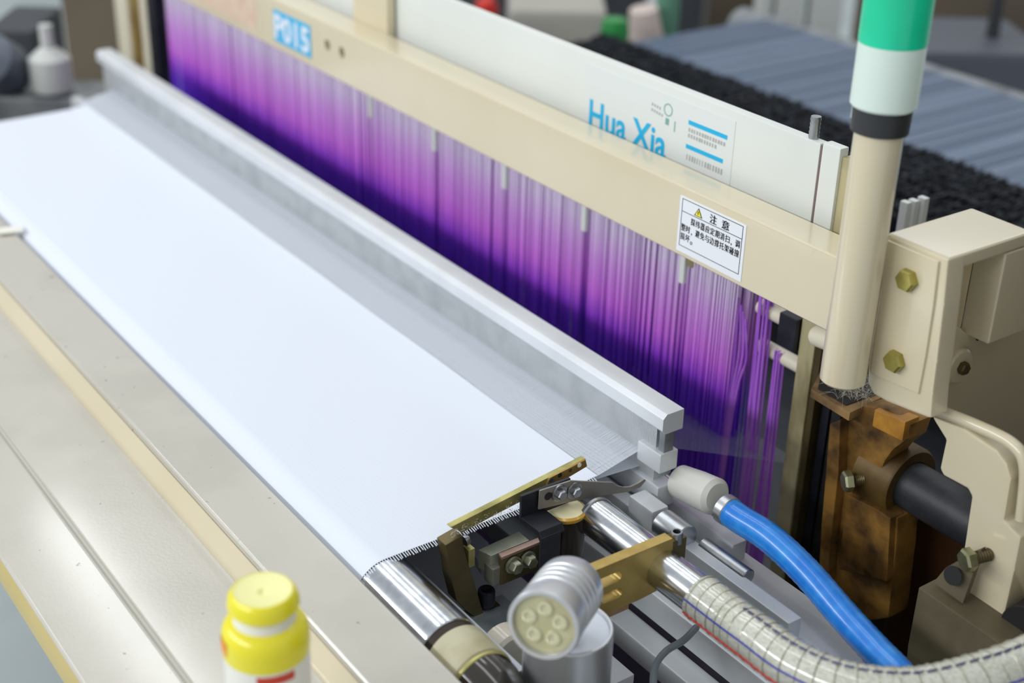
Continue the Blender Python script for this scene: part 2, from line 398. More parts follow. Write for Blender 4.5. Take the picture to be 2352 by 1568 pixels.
# ------------------------------------------------------------------ reed and sley
t = thing('reed', 'long silvery comb with aluminium cap bar standing behind the white cloth', 'reed', (-.65, .32, .93))
RX0, RX1 = -1.40, .034
DENT = mat('reed_wire', (206, 209, 212), .45, .3, (190, 194, 198), 30)
obj('cap_bar', bm_prism(NB(), [(RX0, .3340, 1.0215), (RX0, .3130, 1.0215), (RX0, .3085, 1.0170), (RX0, .3085, 1.0045), (RX0, .3130, 1.0000), (RX0, .3340, 1.0000)], (RX1-RX0, 0, 0), .0006), ALUP, t)
box('lower_bar', ALUP, t, RX0, RX1-.002, .311, .332, .915, .940, .002)
box('end_block', ALUP, t, RX1-.036, RX1-.002, .311, .333, .9555, .9765, .0015)
box('end_post', GREYP, t, RX1-.012, RX1-.004, .316, .328, .95, 1.003, .001)
verts, faces = [], []; x = RX0+.004
while x < RX1-.016:
    n = len(verts); w = .0012
    for dx in (0, w):
        for y, z in ((.3165, .938), (.3275, .938), (.3275, 1.004), (.3165, 1.004)): verts.append((x+dx, y, z))
    faces += [(n, n+3, n+2, n+1), (n+4, n+5, n+6, n+7), (n, n+4, n+7, n+3), (n+1, n+2, n+6, n+5)]
    x += .0017
o = raw('reed_dents', verts, faces, DENT, t); o['kind'] = 'stuff'; o['label'] = 'fine steel reed wires'

t = thing('sley', 'ribbed grey aluminium slide rail running under the reed towards the blue hose', 'rail', (-.4, .33, .80))
SX0, SX1 = -1.5, .28
SLEY = mat('pale_aluminium', (216, 219, 222), .42, .2, (196, 200, 204), 14)
box('sley_body', SLEY, t, SX0, SX1, .285, .36, .835, .893, .004)
box('upper_rail', SLEY, t, SX0, SX1-.05, .290, .306, .892, .918, .002)
box('rear_rail', SLEY, t, SX0, .115, .334, .352, .892, .914, .002)
box('lower_rail', SLEY, t, SX0, SX1-.02, .262, .284, .842, .872, .003)
box('front_ledge', SLEY, t, SX0, SX1-.08, .236, .262, .812, .836, .003)

# ------------------------------------------------------------------ top beam
BY0, BY1, BZ0, BZ1 = .420, .4615, 1.1140, 1.1865
t = thing('top_beam', 'long beige square beam with stickers crossing above the purple cords', 'beam', (-.7, .44, BZ0))
bb = box('beam_body', BEIGE, t, -2.05, .205, BY0, BY1, BZ0, BZ1, .003, 3)
for px_, py_ in ((752, 104), (785, 121)):
    p = pix(px_, py_, Y=BY0)
    h = NB(); bm_cyl(h, (p.x, BY0-.01, p.z), (p.x, BY0+.03, p.z), .0078, 24, 0); cut(bb, h)
    cyl('bolt_hole', DARK, t, (p.x, BY0+.027, p.z), (p.x, BY0+.0295, p.z), .0079, 24, .0002)
p = pix(812, 25, Y=.462); p2 = pix(890, 60, Y=.462)
box('clip_bracket', BEIGE, t, p.x, p2.x, .4617, .4735, BZ0+.005, 1.33, .0015)
# caution sticker
def on_beam(x, y): return pix(x, y, Y=BY0)
tl, br = on_beam(1564, 447), on_beam(1702, 648)
st = box('caution_sticker', STICK, t, tl.x, br.x, BY0-.0006, BY0+.0003, br.z, tl.z, .0002, 1)
st['label'] = 'white caution sticker with black Chinese lettering'
w, h = br.x-tl.x, tl.z-br.z; yf = BY0-.0007
def line(x0, x1, z0, z1): box('frame_line', INK, st, tl.x+w*x0, tl.x+w*x1, yf-.0001, yf+.0002, br.z+h*z0, br.z+h*z1, 0)
lw = .007
line(.04, .96, .955, .955+lw*1.4); line(.04, .96, .115, .115+lw*1.4); line(.04, .04+lw, .115, .96); line(.96-lw, .96, .115, .96); line(.04, .96, .735, .735+lw*1.4)
a = Vector((tl.x+w*.235, yf-.0002, br.z+h*.765)); b_ = a+Vector((w*.125, 0, 0)); c_ = a+Vector((w*.0625, 0, h*.155))
prism('warning_triangle', INK, st, [a, b_, c_], (0, .0003, 0), 0)
cc = (a+b_+c_)/3; prism('triangle_fill', TRI, st, [cc+(v-cc)*.74+Vector((0, -.0002, 0)) for v in (a, b_, c_)], (0, .0003, 0), 0)
prism('exclamation_mark', INK, st, [cc+Vector((-.0005, -.0005, h*.045)), cc+Vector((.0005, -.0005, h*.045)), cc+Vector((.0003, -.0005, -h*.012)), cc+Vector((-.0003, -.0005, -h*.012))], (0, .0003, 0), 0)
def sline(s, x, z, hh, width, bold=.0):
    o = text(s, 1, INK, st, (0, 0, 0), 'lettering')
    me = o.data; xs = [v.co.x for v in me.vertices]; zs = [v.co.z for v in me.vertices]
    lo, hi = min(xs), max(xs); zl, zh = min(zs), max(zs); l = root_loc(st)
    for v in me.vertices:
        v.co.x = tl.x+w*x-l.x+(v.co.x-lo)/(hi-lo)*w*width
        v.co.z = br.z+h*z-l.z+(v.co.z-zl)/(zh-zl)*h*hh
        v.co.y = yf-l.y+(-.0002 if (v.co.y+l.y) < 0 else 0)
    return o
def stroke(s, x, z, hh, width, k=.0035):
    for dx in (-k, k):
        sline(s, x+dx, z, hh, width)
stroke('注', .475, .765, .155, .098); stroke('意', .655, .765, .155, .105)
def row(chars, x0, x1, z, hh):
    n = len(chars); cw = (x1-x0)/n
    for i, ch in enumerate(chars):
        if ch == '，': sline(',', x0+cw*(i+.12), z-hh*.15, hh*.32, cw*.22)
        elif ch == '。': 
            p = Vector((tl.x+w*(x0+cw*(i+.25)), yf, br.z+h*(z+hh*.1))); obj('lettering', bm_lathe(NB(), [(.0011, 0), (.0016, 0), (.0016, .0003), (.0011, .0003)], p, (0, -1, 0), 16), INK, st)
        else: stroke(ch, x0+cw*i, z, hh, cw*.86, .0011)
row('探纬器应定期清扫，调', .195, .945, .565, .125)
row('整时，避免与边撑托架碰撞', .055, .945, .40, .125)
row('损坏。', .055, .285, .235, .125)
# number plate
tl2, br2 = on_beam(628, 18), on_beam(716, 136)
zt, zb = on_beam(628, 18).z, on_beam(716, 136).z
npl = box('number_plate', PLATEB, t, tl2.x, br2.x, BY0-.0012, BY0+.0003, zb+.001, zt-.001, .0003, 1)
npl['label'] = 'sky blue plate with white number P015'
o = text('P015', 1, PLATEW, npl, (0, 0, 0), 'lettering', offset=.028)
me = o.data; xs = [v.co.x for v in me.vertices]; zs = [v.co.z for v in me.vertices]; l = root_loc(npl)
for v in me.vertices:
    k = (v.co.x-min(xs))/(max(xs)-min(xs)) if False else (v.co.x-xs[0])
lo, hi, zl, zh = min(xs), max(xs), min(zs), max(zs)
for v in me.vertices:
    v.co.x = tl2.x-l.x+(br2.x-tl2.x)*(.03+.94*(v.co.x-lo)/(hi-lo)); v.co.z = zb-l.z+(zt-zb)*(.12+.76*(v.co.z-zl)/(zh-zl)); v.co.y = BY0-.0013-l.y+(-.0003 if v.co.y+l.y < 0 else 0)
# faint red marking beyond the plate
a, b_ = on_beam(430, -12), on_beam(590, 62)
fm = mat('faded_red_mark', (216, 196, 172), .4, 0, (212, 178, 158), 50, .42, .6)
mk = box('faded_marking', fm, t, a.x, b_.x, BY0-.0005, BY0+.0003, BZ0+.012, BZ1-.012, 0); mk['label'] = 'faded reddish mark on the beam'

# ------------------------------------------------------------------ heald frames
FY = .476
def zf(x, y): return pix(x, y, Y=FY)
ztop = pix(1807, 300, Y=FY).z; xend = pix(1882, 352, Y=FY).x
t = thing('heald_shaft', 'white heald frame with blue lettering and purple cords behind the top beam', 'frame', (-.7, FY, 1.0))
HX0 = -1.62
box('top_rail', WHITE, t, HX0, xend, FY, FY+.011, 1.105, ztop, .0012, 2)
box('end_plate', WHITE, t, xend+.0022, xend+.024, FY+.0005, FY+.012, 1.105, ztop+.002, .0015)
box('end_joint', mat('brown_seam', (120, 100, 98), .6), t, xend-.0005, xend+.003, FY+.001, FY+.010, 1.105, ztop-.002, 0)
box('end_cheek', DIRTY, t, xend+.024, xend+.040, FY+.004, FY+.016, 1.105, ztop-.006, .001)
p = pix(1868, 322, Y=FY+.006); bm = NB(); prof2 = [(0, -.01)]
for i in range(7): prof2 += [(.0046, -.008+i*.004), (.0052, -.006+i*.004)]
bm_lathe(bm, prof2+[(.0048, .021), (0, .021)], (p.x, FY+.006, ztop), (0, 0, 1), 18); obj('top_screw', bm, STEEL, t)
# supplier sticker on the rail
tl3, br3 = pix(1345, 165, Y=FY), pix(1690, 290, Y=FY)
so = box('supplier_sticker', mat('paper_grey', (222, 226, 224), .45), t, tl3.x, br3.x, FY-.0005, FY+.0003, 1.12, ztop-.010, .0001, 1); so['label'] = 'pale paper sticker with blue lettering and stripes'
H0, H1 = pix(1357, 232, Y=FY), pix(1357, 330, Y=FY)
def fit(s, m, par, x0, x1, z0, z1, y, offset=0):
    o = text(s, 1, m, par, (0, 0, 0), 'lettering', offset=offset); me = o.data; l = root_loc(par)
    xs = [v.co.x for v in me.vertices]; zs = [v.co.z for v in me.vertices]; lo, hi, zl, zh = min(xs), max(xs), min(zs), max(zs)
    for v in me.vertices:
        v.co.x = x0-l.x+(x1-x0)*(v.co.x-lo)/(hi-lo); v.co.z = z0-l.z+(z1-z0)*(v.co.z-zl)/(zh-zl); v.co.y = y-l.y+(-.0003 if v.co.y+l.y < 0 else 0)
    return o
xa, xb = pix(1356, 240, Y=FY).x, pix(1532, 320, Y=FY).x
zc = pix(1365, 230, Y=FY).z
fit('Hua Xia', CYAN, so, xa, xb, zc-.0315, zc, FY-.0007, .018)
xs0, xs1 = pix(1583, 275, Y=FY).x, pix(1672, 312, Y=FY).x
z1 = pix(1583, 275, Y=FY).z
box('blue_stripe', CYAN, so, xs0, xs1, FY-.0007, FY, z1-.0045, z1, 0)
box('blue_stripe', CYAN, so, xs0-.001, xs1-.003, FY-.0007, FY, z1-.030, z1-.0255, 0)
for i in range(14):
    x = xs0+.001+(xs1-xs0-.002)*i/14
    box('small_print', INKG, so, x, x+(xs1-xs0)/14*random.uniform(.5, .8), FY-.0006, FY, z1-.012, z1-.008, 0)
    if i < 11: box('small_print', INKG, so, x, x+(xs1-xs0)/14*random.uniform(.5, .8), FY-.0006, FY, z1-.018, z1-.014, 0)
    box('small_print', INKG, so, x, x+(xs1-xs0)/14*random.uniform(.3, .7), FY-.0006, FY, z1-.042, z1-.036, 0)
pa = pix(1530, 250, Y=FY); bm = bm_lathe(NB(), [(.0055, 0), (.0068, 0), (.0068, .0004), (.0055, .0004)], (pa.x+.004, FY-.0003, pa.z), (0, -1, 0), 20); obj('printed_emblem', bm, INKT, so)
box('printed_emblem', INKT, so, pa.x+.001, pa.x+.0065, FY-.0007, FY, pa.z-.016, pa.z-.009, 0)
box('printed_emblem', INKT, so, pa.x+.015, pa.x+.0165, FY-.0007, FY, pa.z-.020, pa.z-.009, 0)
for i in range(4): box('small_print', INKG, so, pa.x-.022+i*.004, pa.x-.0195+i*.004, FY-.0006, FY, pa.z-.002-i*.0004, pa.z+.001-i*.0004, 0)
for i in range(5): box('small_print', INKG, so, pa.x-.022+i*.004, pa.x-.0195+i*.004, FY-.0006, FY, pa.z-.008-i*.0004, pa.z-.005-i*.0004, 0)

def cords(name, par, y, x0, x1, pitch, w, ztop, zbot, mat_, gaps=(), jit=.6, lean=0):
    verts, faces = [], []; x = x0
    while x < x1:
        if not any(a < x < b for a, b in gaps):
            q = random.uniform(-jit, jit)*pitch; dy = random.uniform(-.004, .004); ww = w*random.uniform(.6, 1.25); n = len(verts)
            seg = [ztop, .5*(ztop+zbot)+random.uniform(-.03, .03), zbot]
            for k, z in enumerate(seg):
                xx = x+q+random.uniform(-.25, .25)*pitch+lean*(ztop-z); yy = y+dy
                verts += [(xx-ww/2, yy, z), (xx, yy-ww*.6, z), (xx+ww/2, yy, z), (xx, yy+ww*.6, z)]
            for k in range(2):
                for j in range(4):
                    a = n+k*4+j; b = n+k*4+(j+1) % 4; faces.append((a, b, b+4, a+4))
        x += pitch
    o = raw(name, verts, faces, mat_, par); o['kind'] = 'stuff'; return o
CORDW = lambda m: m
# cord colour is keyed to height in the frame, so its cords keep the world height as object height
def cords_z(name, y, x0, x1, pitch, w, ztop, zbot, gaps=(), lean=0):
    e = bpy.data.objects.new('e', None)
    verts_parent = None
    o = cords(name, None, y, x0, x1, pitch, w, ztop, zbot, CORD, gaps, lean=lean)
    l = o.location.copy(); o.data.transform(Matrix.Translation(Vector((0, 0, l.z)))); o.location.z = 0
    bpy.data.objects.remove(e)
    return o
xg = [pix(x_, y_, Y=.484).x for x_, y_ in ((858, 250), (1005, 325), (1168, 405), (1351, 500), (1578, 610))]
gaps = [(g-.006, g+.004) for g in xg]
xr = pix(1690, 700, Y=.484).x
def adopt(o, par):
    l = root_loc(par); o.location = o.location-l; o.parent = par
    o['label'] = 'dense purple heald cords'; return o
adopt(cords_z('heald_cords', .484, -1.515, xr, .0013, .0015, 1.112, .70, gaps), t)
for g in xg:
    box('rail_hook', WHITE, t, g-.0048, g+.0028, .4775, .4835, 1.048, 1.112, .001)
    if g > -.2: cyl('hook_rivet', DIRTY, t, (g+.008, .480, 1.075), (g+.008, .486, 1.075), .006, 16)
box('lower_rail', GREYP, t, HX0, xend, FY, FY+.012, .66, .70, .002)
for k, yy in enumerate((.506, .532)):
    t2 = thing('heald_shaft', ('second' if k == 0 else 'third')+' heald frame from the front, its purple cords behind the white lettered frame', 'frame', (-.7, yy, 1.0))
    box('top_rail', WHITE, t2, HX0, xend-.01, yy-.004, yy+.006, 1.12, 1.165, .001)
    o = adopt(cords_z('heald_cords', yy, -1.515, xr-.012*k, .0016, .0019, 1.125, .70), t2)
    box('lower_rail', GREYP, t2, HX0, xend-.01, yy-.004, yy+.006, .66, .70, .001)
# loose selvage cords at the right end
def bundle(name, px_top, px_bot, Y, wpx, label, n=12):
    a, b = pix(*px_top, Y=Y), pix(*px_bot, Y=Y); verts, faces = [], []; bm = NB()
    for i in range(n):
        k = (i/(n-1)-.5); a2 = a+Vector((k*wpx*.8, random.uniform(-.006, .006), 0)); b2 = b+Vector((k*wpx*1.0, random.uniform(-.006, .006), -.12))
        m_ = a2.lerp(b2, .35)+Vector((random.uniform(-.001, .001), 0, 0))
        bm_sweep(bm, smooth_path([a2, m_, b2], 5), .0011, 6)
    return tag(obj(name, bm, CORD2), label, 'cord')
bundle('cord_bundle', (1764, 640), (1716, 1140), .497, .0165, 'flat purple cord bundle hanging alone, left of the bundle looped on the rod')
bundle('cord_bundle', (1786, 806), (1752, 1160), .505, .0150, 'purple cord bundle looped over the lower cream rod', 11)
bm = NB()
for i in range(5):
    p0 = pix(1692+i*5, 668+i*16, Y=.488); p1 = pix(1672+i*5, 900, Y=.488); p2 = pix(1640+i*4, 1120, Y=.488)
    bm_sweep(bm, smooth_path([p0, p0.lerp(p1, .5)+Vector((.002*i, 0, 0)), p1, p2], 5), .0011, 6)
tag(obj('cord_bundle', bm, CORD2), 'tangled loose purple cords at the right edge of the curtain', 'cord')
# rods
def rod(name, a, b, Y, r, m, label):
    p, q = pix(*a, Y=Y), pix(*b, Y=Y); z = (p.z+q.z)/2; return p.x, q.x, z
p = pix(1775, 716, Y=.505)
t = thing('heald_rod', 'upper cream rod ending in a black clamp below the beam', 'rod', (p.x, .505, p.z-.01))
cyl('rod', CREAM, t, (-.045, .505, p.z), (p.x+.021, .505, p.z), .0085, 20)
cyl('rod_collar', GREYP, t, (p.x+.019, .505, p.z), (p.x+.023, .505, p.z), .0105, 20)
box('clamp_block', BLACK, t, p.x+.021, p.x+.045, .492, .517, p.z-.024, p.z+.012, .0015)
p = pix(1810, 835, Y=.505)
cylo = cyl('heald_rod', CREAM, None, (-.045, .512, p.z), (p.x+.022, .512, p.z), .008, 20); tag(cylo, 'lower cream rod carrying the looped purple cords', 'rod')
p = pix(1868, 774, Y=.47)
cylo = obj('cream_peg', bm_lathe(NB(), [(0, 0), (.008, 0), (.0105, .004), (.0105, .03), (0, .03)], (p.x-.004, .475, p.z), (1, 0, .1), 20), CREAM); tag(cylo, 'short cream peg under the right end of the beam', 'peg')

# ------------------------------------------------------------------ guide rail at the right of the healds
t = thing('guide_rail', 'tall oily steel guide rail standing right of the purple cords', 'rail', (.03, .52, .55))
a = pix(1838, 770, Y=.498); b_ = pix(1884, 780, Y=.498)
box('rail_face', DIRTY, t, a.x, a.x+.020, .498, .520, .641, 1.10, .0012)
box('rail_edge', OLIVE, t, a.x+.020, a.x+.028, .500, .530, .641, 1.075, .001)
box('rail_channel', BLACK, t, a.x+.030, a.x+.040, .510, .545, .641, 1.06, .001)
box('rail_channel', DARK, t, a.x+.043, a.x+.055, .510, .545, .641, 1.06, .001)

# ------------------------------------------------------------------ signal tower
TY = .385
b0 = pix(1932, 862, Y=TY); TX = pix(2020, 300, Y=TY).x; zbt = b0.z-.004
zc0, zc1, zg, = pix(2020, 290, Y=TY).z, pix(2030, 232, Y=TY).z, pix(2052, 85, Y=TY).z
t = thing('signal_tower', 'beige pole carrying a green and white signal lamp beside the beam', 'signal lamp', (TX, TY, zbt))
TR = .0195
obj('pole', bm_lathe(NB(), [(0, 0), (TR-.002, 0), (TR, .002), (TR, zc0-zbt), (0, zc0-zbt)], (TX, TY, zbt), (0, 0, 1), 48), BEIGE, t)
obj('black_collar', bm_lathe(NB(), [(TR, 0), (TR*1.17, .001), (TR*1.2, zc1-zc0), (0, zc1-zc0)], (TX, TY, zc0-.004), (0, 0, 1), 48), BLACKP, t)
obj('white_segment', bm_lathe(NB(), [(TR*1.25, 0), (TR*1.34, .002), (TR*1.34, zg-zc1), (0, zg-zc1)], (TX, TY, zc1-.004), (0, 0, 1), 48), MILK, t)
bm = NB(); n = 48; prof3 = [(TR*1.34, 0), (TR*1.36, .002), (TR*1.36, .06), (TR*1.2, .064), (0, .064)]
obj('green_segment', bm_lathe(bm, prof3, (TX, TY, zg-.004), (0, 0, 1), 48), GREEN, t)
obj('clear_strip', bm_box(NB(), TX-TR*1.42, TX-TR*1.28, TY-.004, TY+.004, zc0, zc1+.004, .0004), MILK, t)

# ------------------------------------------------------------------ housing at the right
HY = .41; hx0, hx1 = .1776, .2373; hz = 1.2312
t = thing('gear_housing', 'beige cast housing with two yellow bolts right of the signal pole', 'housing', (.21, .47, 1.0))
def hy(x, y): return pix(x, y, Y=HY)
pts = [hy(2040, 540), hy(2178, 597), hy(2168, 700), hy(2152, 830), hy(2142, 905), hy(2138, 962), hy(2085, 942), hy(2035, 922), hy(2005, 905), hy(1992, 880), hy(1993, 835), hy(2015, 700)]
prism('front_wall', BEIGE, t, pts, (0, .022, 0), .003)
box('top_wall', BEIGE, t, hx0-.004, hx1, HY+.001, .5186, hz-.012, hz+.0006, .003, 3)
box('inner_box', BEIGE, t, .2065, hx1-.0005, .487, .5400, 1.1335, hz-.0125, .003, 3)
# bolted mounting plate
mp = [hy(2040, 549), hy(2160, 599), hy(2148, 700), hy(2130, 815), hy(2113, 903), hy(2060, 880), hy(2003, 855), hy(2012, 790), hy(2026, 680)]
mpo = prism('mounting_plate', BEIGE, t, [p+Vector((0, -.0026, 0)) for p in mp], (0, .0030, 0), .0012)
for q in ((2093, 640), (2064, 826)):
    p = hy(*q); hexbolt(t, (p.x, HY-.0026, p.z), (0, -1, 0), .0098, .0075, mat('yellow_bolt', (178, 168, 92), .3, .85, (150, 142, 80), 60), washer=0)
sp = mat('brown_gasket', (120, 96, 66), .6)
box('gasket', sp, t, hx0-.006, hx0+.003, HY+.001, HY+.012, 1.10, hz-.014, .0006)
# side cavity
box('rear_web', BEIGE, t, .176, .188, HY+.018, .515, 1.105, hz-.008, .001)
wx = hx1-.022
prism('side_web', BEIGE, t, [pix(x_, y_, X=wx) for x_, y_ in ((2192, 742), (2172, 800), (2140, 915), (2150, 950), (2210, 985), (2290, 1035), (2335, 1085), (2430, 1110), (2430, 640), (2300, 700), (2252, 762), (2222, 765))], (-.012, 0, 0), .002)
cyl('boss', BEIGE, t, (hx1-.026, .478, 1.108), (hx1-.016, .478, 1.108), .0165, 28, .002)
hexbolt(t, (hx1-.016, .478, 1.108), (1, 0, 0), .006, .006, OLIVE, name='small_screw')
cyl('small_hole', DARK, t, (hx1-.0225, .503, 1.128), (hx1-.0215, .503, 1.128), .0035, 14, .0002)
# curved lower flange
fl = [(.412, 1.082), (.432, 1.070), (.455, 1.052), (.47, 1.035)]
# ------------------------------------------------------------------ lower leg of the housing
LY = .438
def ly(x, y): return pix(x, y, Y=LY)
leg = [ly(2138, 955), ly(2215, 985), ly(2290, 1035), ly(2312, 1065), ly(2322, 1100), ly(2306, 1195), ly(2345, 1235), ly(2330, 1310), ly(2300, 1440), ly(2270, 1560), ly(2235, 1560), ly(2180, 1430), ly(2212, 1300), ly(2214, 1255), ly(2231, 1140), ly(2222, 1122), ly(2165, 1092), ly(2158, 1075), ly(2172, 1010)]
t2 = thing('support_leg', 'beige cast leg below the housing with a protruding bolt', 'leg', (.30, LY, .86))
prism('leg_plate', BEIGE, t2, leg, (0, .026, 0), .003)
pb = ly(2274, 1272); hexbolt(t2, (pb.x, LY, pb.z), (-.35, -1, -.12), .0105, .009, mat('pale_bolt', (176, 176, 140), .3, .85, (150, 150, 116), 60), shank=.017)
rim = smooth_path([ly(2118, 940)+Vector((.012, .004, .004)), ly(2200, 975)+Vector((.014, .006, .004)), ly(2285, 1025)+Vector((.012, .006, .006)), ly(2325, 1075)+Vector((.008, .006, .002)), ly(2322, 1190)+Vector((.006, .006, 0))], 8)
obj('leg_rim', bm_sweep(NB(), rim, .0055, 12), BEIGE, t2)
box('leg_web', BEIGE, t2, .300, .40, LY+.028, LY+.043, .86, 1.03, .003)
pz = ly(2340, 1440); cyl('dark_recess', DARK, t2, (pz.x+.01, LY-.004, pz.z), (pz.x+.01, LY+.03, pz.z), .026, 24)
# base bracket beneath
t3 = thing('base_bracket', 'dusty olive grey box bracket with a slotted tab under the beige leg', 'bracket', (.27, .42, .75))
BRK = mat('dusty_bracket', (112, 102, 78), .6, .15, (88, 80, 60), 14, .4, .7, .1, 120)
BYk = .405
def by(x, y): return pix(x, y, Y=BYk)
prism('bracket_face', BRK, t3, [by(2110, 1348), by(2380, 1535), by(2380, 1700), by(2060, 1700), by(2085, 1480)], (0, .05, 0), .0015)
zt_ = by(2110, 1348).z
tab = [by(2125, 1350)+Vector((0, .01, .002)), by(2150, 1318)+Vector((0, .012, .002)), by(2200, 1285)+Vector((0, .02, 0)), by(2213, 1280)+Vector((0, .024, 0)), by(2190, 1398)+Vector((0, .012, 0))]
prism('slotted_tab', BRK, t3, tab, (0, .006, 0), .0008)
pc = by(2172, 1330)+Vector((0, .0095, 0)); obj('tab_hole', bm_lathe(NB(), [(0, 0), (.0085, 0), (.0085, .0006), (0, .0006)], pc, (.1, -1, .25), 20), DARK, t3)
# ------------------------------------------------------------------ rusty casting with shaft
CY = .475
def cy(x, y): return pix(x, y, Y=CY)
t = thing('side_casting', 'oily rust brown cast side frame with a shelf of lint and a bearing ring', 'casting', (.13, .52, .70))
prism('web_plate', CAST, t, [cy(1935, 965), cy(1985, 930), cy(2040, 935), cy(2092, 975), cy(2080, 1012), cy(2050, 1034), cy(2030, 1062), cy(2019, 1105), cy(2024, 1150), cy(2042, 1176), cy(2062, 1190), cy(2058, 1260), cy(2040, 1420), cy(1890, 1440), cy(1905, 1250), cy(1915, 1100)], (0, .03, 0), .003)
# raised rib at the left edge
prism('left_rib', CAST, t, [cy(1925, 965)+Vector((0, -.012, 0)), cy(1950, 955)+Vector((0, -.012, 0)), cy(1945, 1080)+Vector((0, -.012, 0)), cy(1925, 1250)+Vector((0, -.012, 0)), cy(1915, 1420)+Vector((0, -.012, 0)), cy(1893, 1420)+Vector((0, -.012, 0)), cy(1905, 1200)+Vector((0, -.012, 0))], (0, .03, 0), .002)
prism('upper_pad', CASTO, t, [cy(2018, 935)+Vector((0, -.006, 0)), cy(2090, 965)+Vector((0, -.006, 0)), cy(2082, 1010)+Vector((0, -.006, 0)), cy(2012, 975)+Vector((0, -.006, 0))], (0, .02, 0), .002)
prism('lower_step', CAST, t, [cy(1960, 1130)+Vector((0, -.008, 0)), cy(2030, 1165)+Vector((0, -.008, 0)), cy(2058, 1185)+Vector((0, -.008, 0)), cy(2050, 1330)+Vector((0, -.008, 0)), cy(1935, 1300)+Vector((0, -.008, 0))], (0, .02, 0), .002)
# lint shelf
zs = pix(1955, 950, Y=.455).z
sh = [pix(1863, 893, Z=zs), pix(1952, 948, Z=zs), pix(2040, 905, Z=zs), pix(2010, 850, Z=zs), pix(1890, 840, Z=zs)]
prism('lint_shelf', mat('shelf_rust', (150, 118, 74), .65, .1, (84, 64, 40), 40, .4, .7, .2, 120), t, sh, (0, 0, -.009), .001)
prism('shelf_hollow', DARK, t, [sh[0].lerp(sh[2], .09)+Vector((0, 0, .0006)), sh[1].lerp(sh[4], .14)+Vector((0, 0, .0006)), sh[2].lerp(sh[0], .1)+Vector((0, 0, .0006)), sh[3]+Vector((0, 0, .0006)), sh[4]+Vector((0, 0, .0006))], (0, 0, .0006), 0)
# bearing and shaft
sc_ = pix(2092, 1114, Y=.505)
obj('bearing_ring', bm_lathe(NB(), [(.0245, .004), (.0245, .012), (.0345, .012), (.037, .008), (.037, -.03), (0, -.03)], (sc_.x-.012, sc_.y, sc_.z), (1, 0, 0), 44), mat('ring_rust', (104, 80, 34), .5, .35, (70, 52, 22), 20, .4, .7, .1, 120), t)
pb = cy(1990, 1098); hexbolt(t, (pb.x, CY-.004, pb.z), (-.55, -1, -.1), .0105, .008, MT['pale_bolt'], shank=.012, name='adjusting_bolt')
shf = cyl('drive_shaft', RUBBER, None, (sc_.x-.02, sc_.y, sc_.z), (sc_.x+.30, sc_.y, sc_.z), .0238, 44); tag(shf, 'thick black shaft running from the bearing ring behind the beige leg', 'shaft')
# lint hair on the shelf
bm = NB(); ctr = sh[0].lerp(sh[2], .5)
for i in range(150):
    a = sh[0].lerp(sh[2], random.uniform(.1, .98)).lerp(sh[1].lerp(sh[3], random.uniform(.05, .95)), .5)+Vector((0, 0, .001))
    d = Vector((random.uniform(-1, 1), random.uniform(-1, 1), random.uniform(.05, .9)))*.014
    bm_sweep(bm, smooth_path([a, a+d*.6+Vector((0, 0, .004)), a+d*1.4+Vector((random.uniform(-.006, .006), random.uniform(-.006, .006), -.002))], 3), .00009, 3, False)
tag(obj('lint', bm, HAIR), 'grey hairy lint caught on the rusty shelf below the pole', 'lint', kind='stuff')
# deep machine body behind
t = thing('side_stand', 'dark oily loom side frame deep behind the rusty casting', 'frame', (.2, .8, 0))
box('frame_plate', CASTD, t, .045, .10, .62, 1.5, 0, .79, .004)
box('cross_tie', CASTD, t, .10, .41, .60, .70, .60, .78, .006)
box('frame_foot', CASTD, t, .06, .41, .47, .60, 0, .62, .01)
box('frame_rib', mat('brown_oil', (72, 44, 20), .45, .1, (40, 26, 14), 10), t, .16, .30, .54, .60, .70, .90, .006)
for i in range(3): cyl('link_rod', GREYP, t, (.10+.06*i, .57, .80-.03*i), (.14+.06*i, .66, .78-.03*i), .007, 14)
t = thing('loom_bed', 'dark loom bed filling the space under the cloth and rails', 'loom bed', (-.6, .2, 0))
box('bed_plate', DGREY, t, -1.6, .41, .05, .42, .45, .70, .01)
box('front_tie', DGREY, t, -1.6, .41, -.025, .045, .45, .77, .01)
box('under_plate', mat('mid_grey_plate', (205, 207, 212), .5, .1), t, -.9, .14, .072, .20, .832, .842, .001)
box('plate_leg', DGREY, t, -.5, -.45, .10, .16, .69, .833, .002)
t = thing('rear_bed', 'dark rear loom bed under the cords and drop wires', 'loom bed', (-.8, .9, 0))
box('rear_tie', DGREY, t, -1.6, .035, .45, 1.35, .45, .64, .01)
t = thing('shade_box', 'tall dark box added out of view at the right end to shade the loom', 'cabinet', (.7, .85, 0))  # unseen dark box, added so the right-hand faces fall into shade
box('shade_box_body', mat('shade_box_paint', (96, 88, 70), .6, 0, (84, 76, 60), 4), t, .43, .95, .40, 1.4, .06, 1.42, .01)
box('shade_box_plinth', DGREY, t, .45, .93, .42, 1.38, 0, .06, .004)

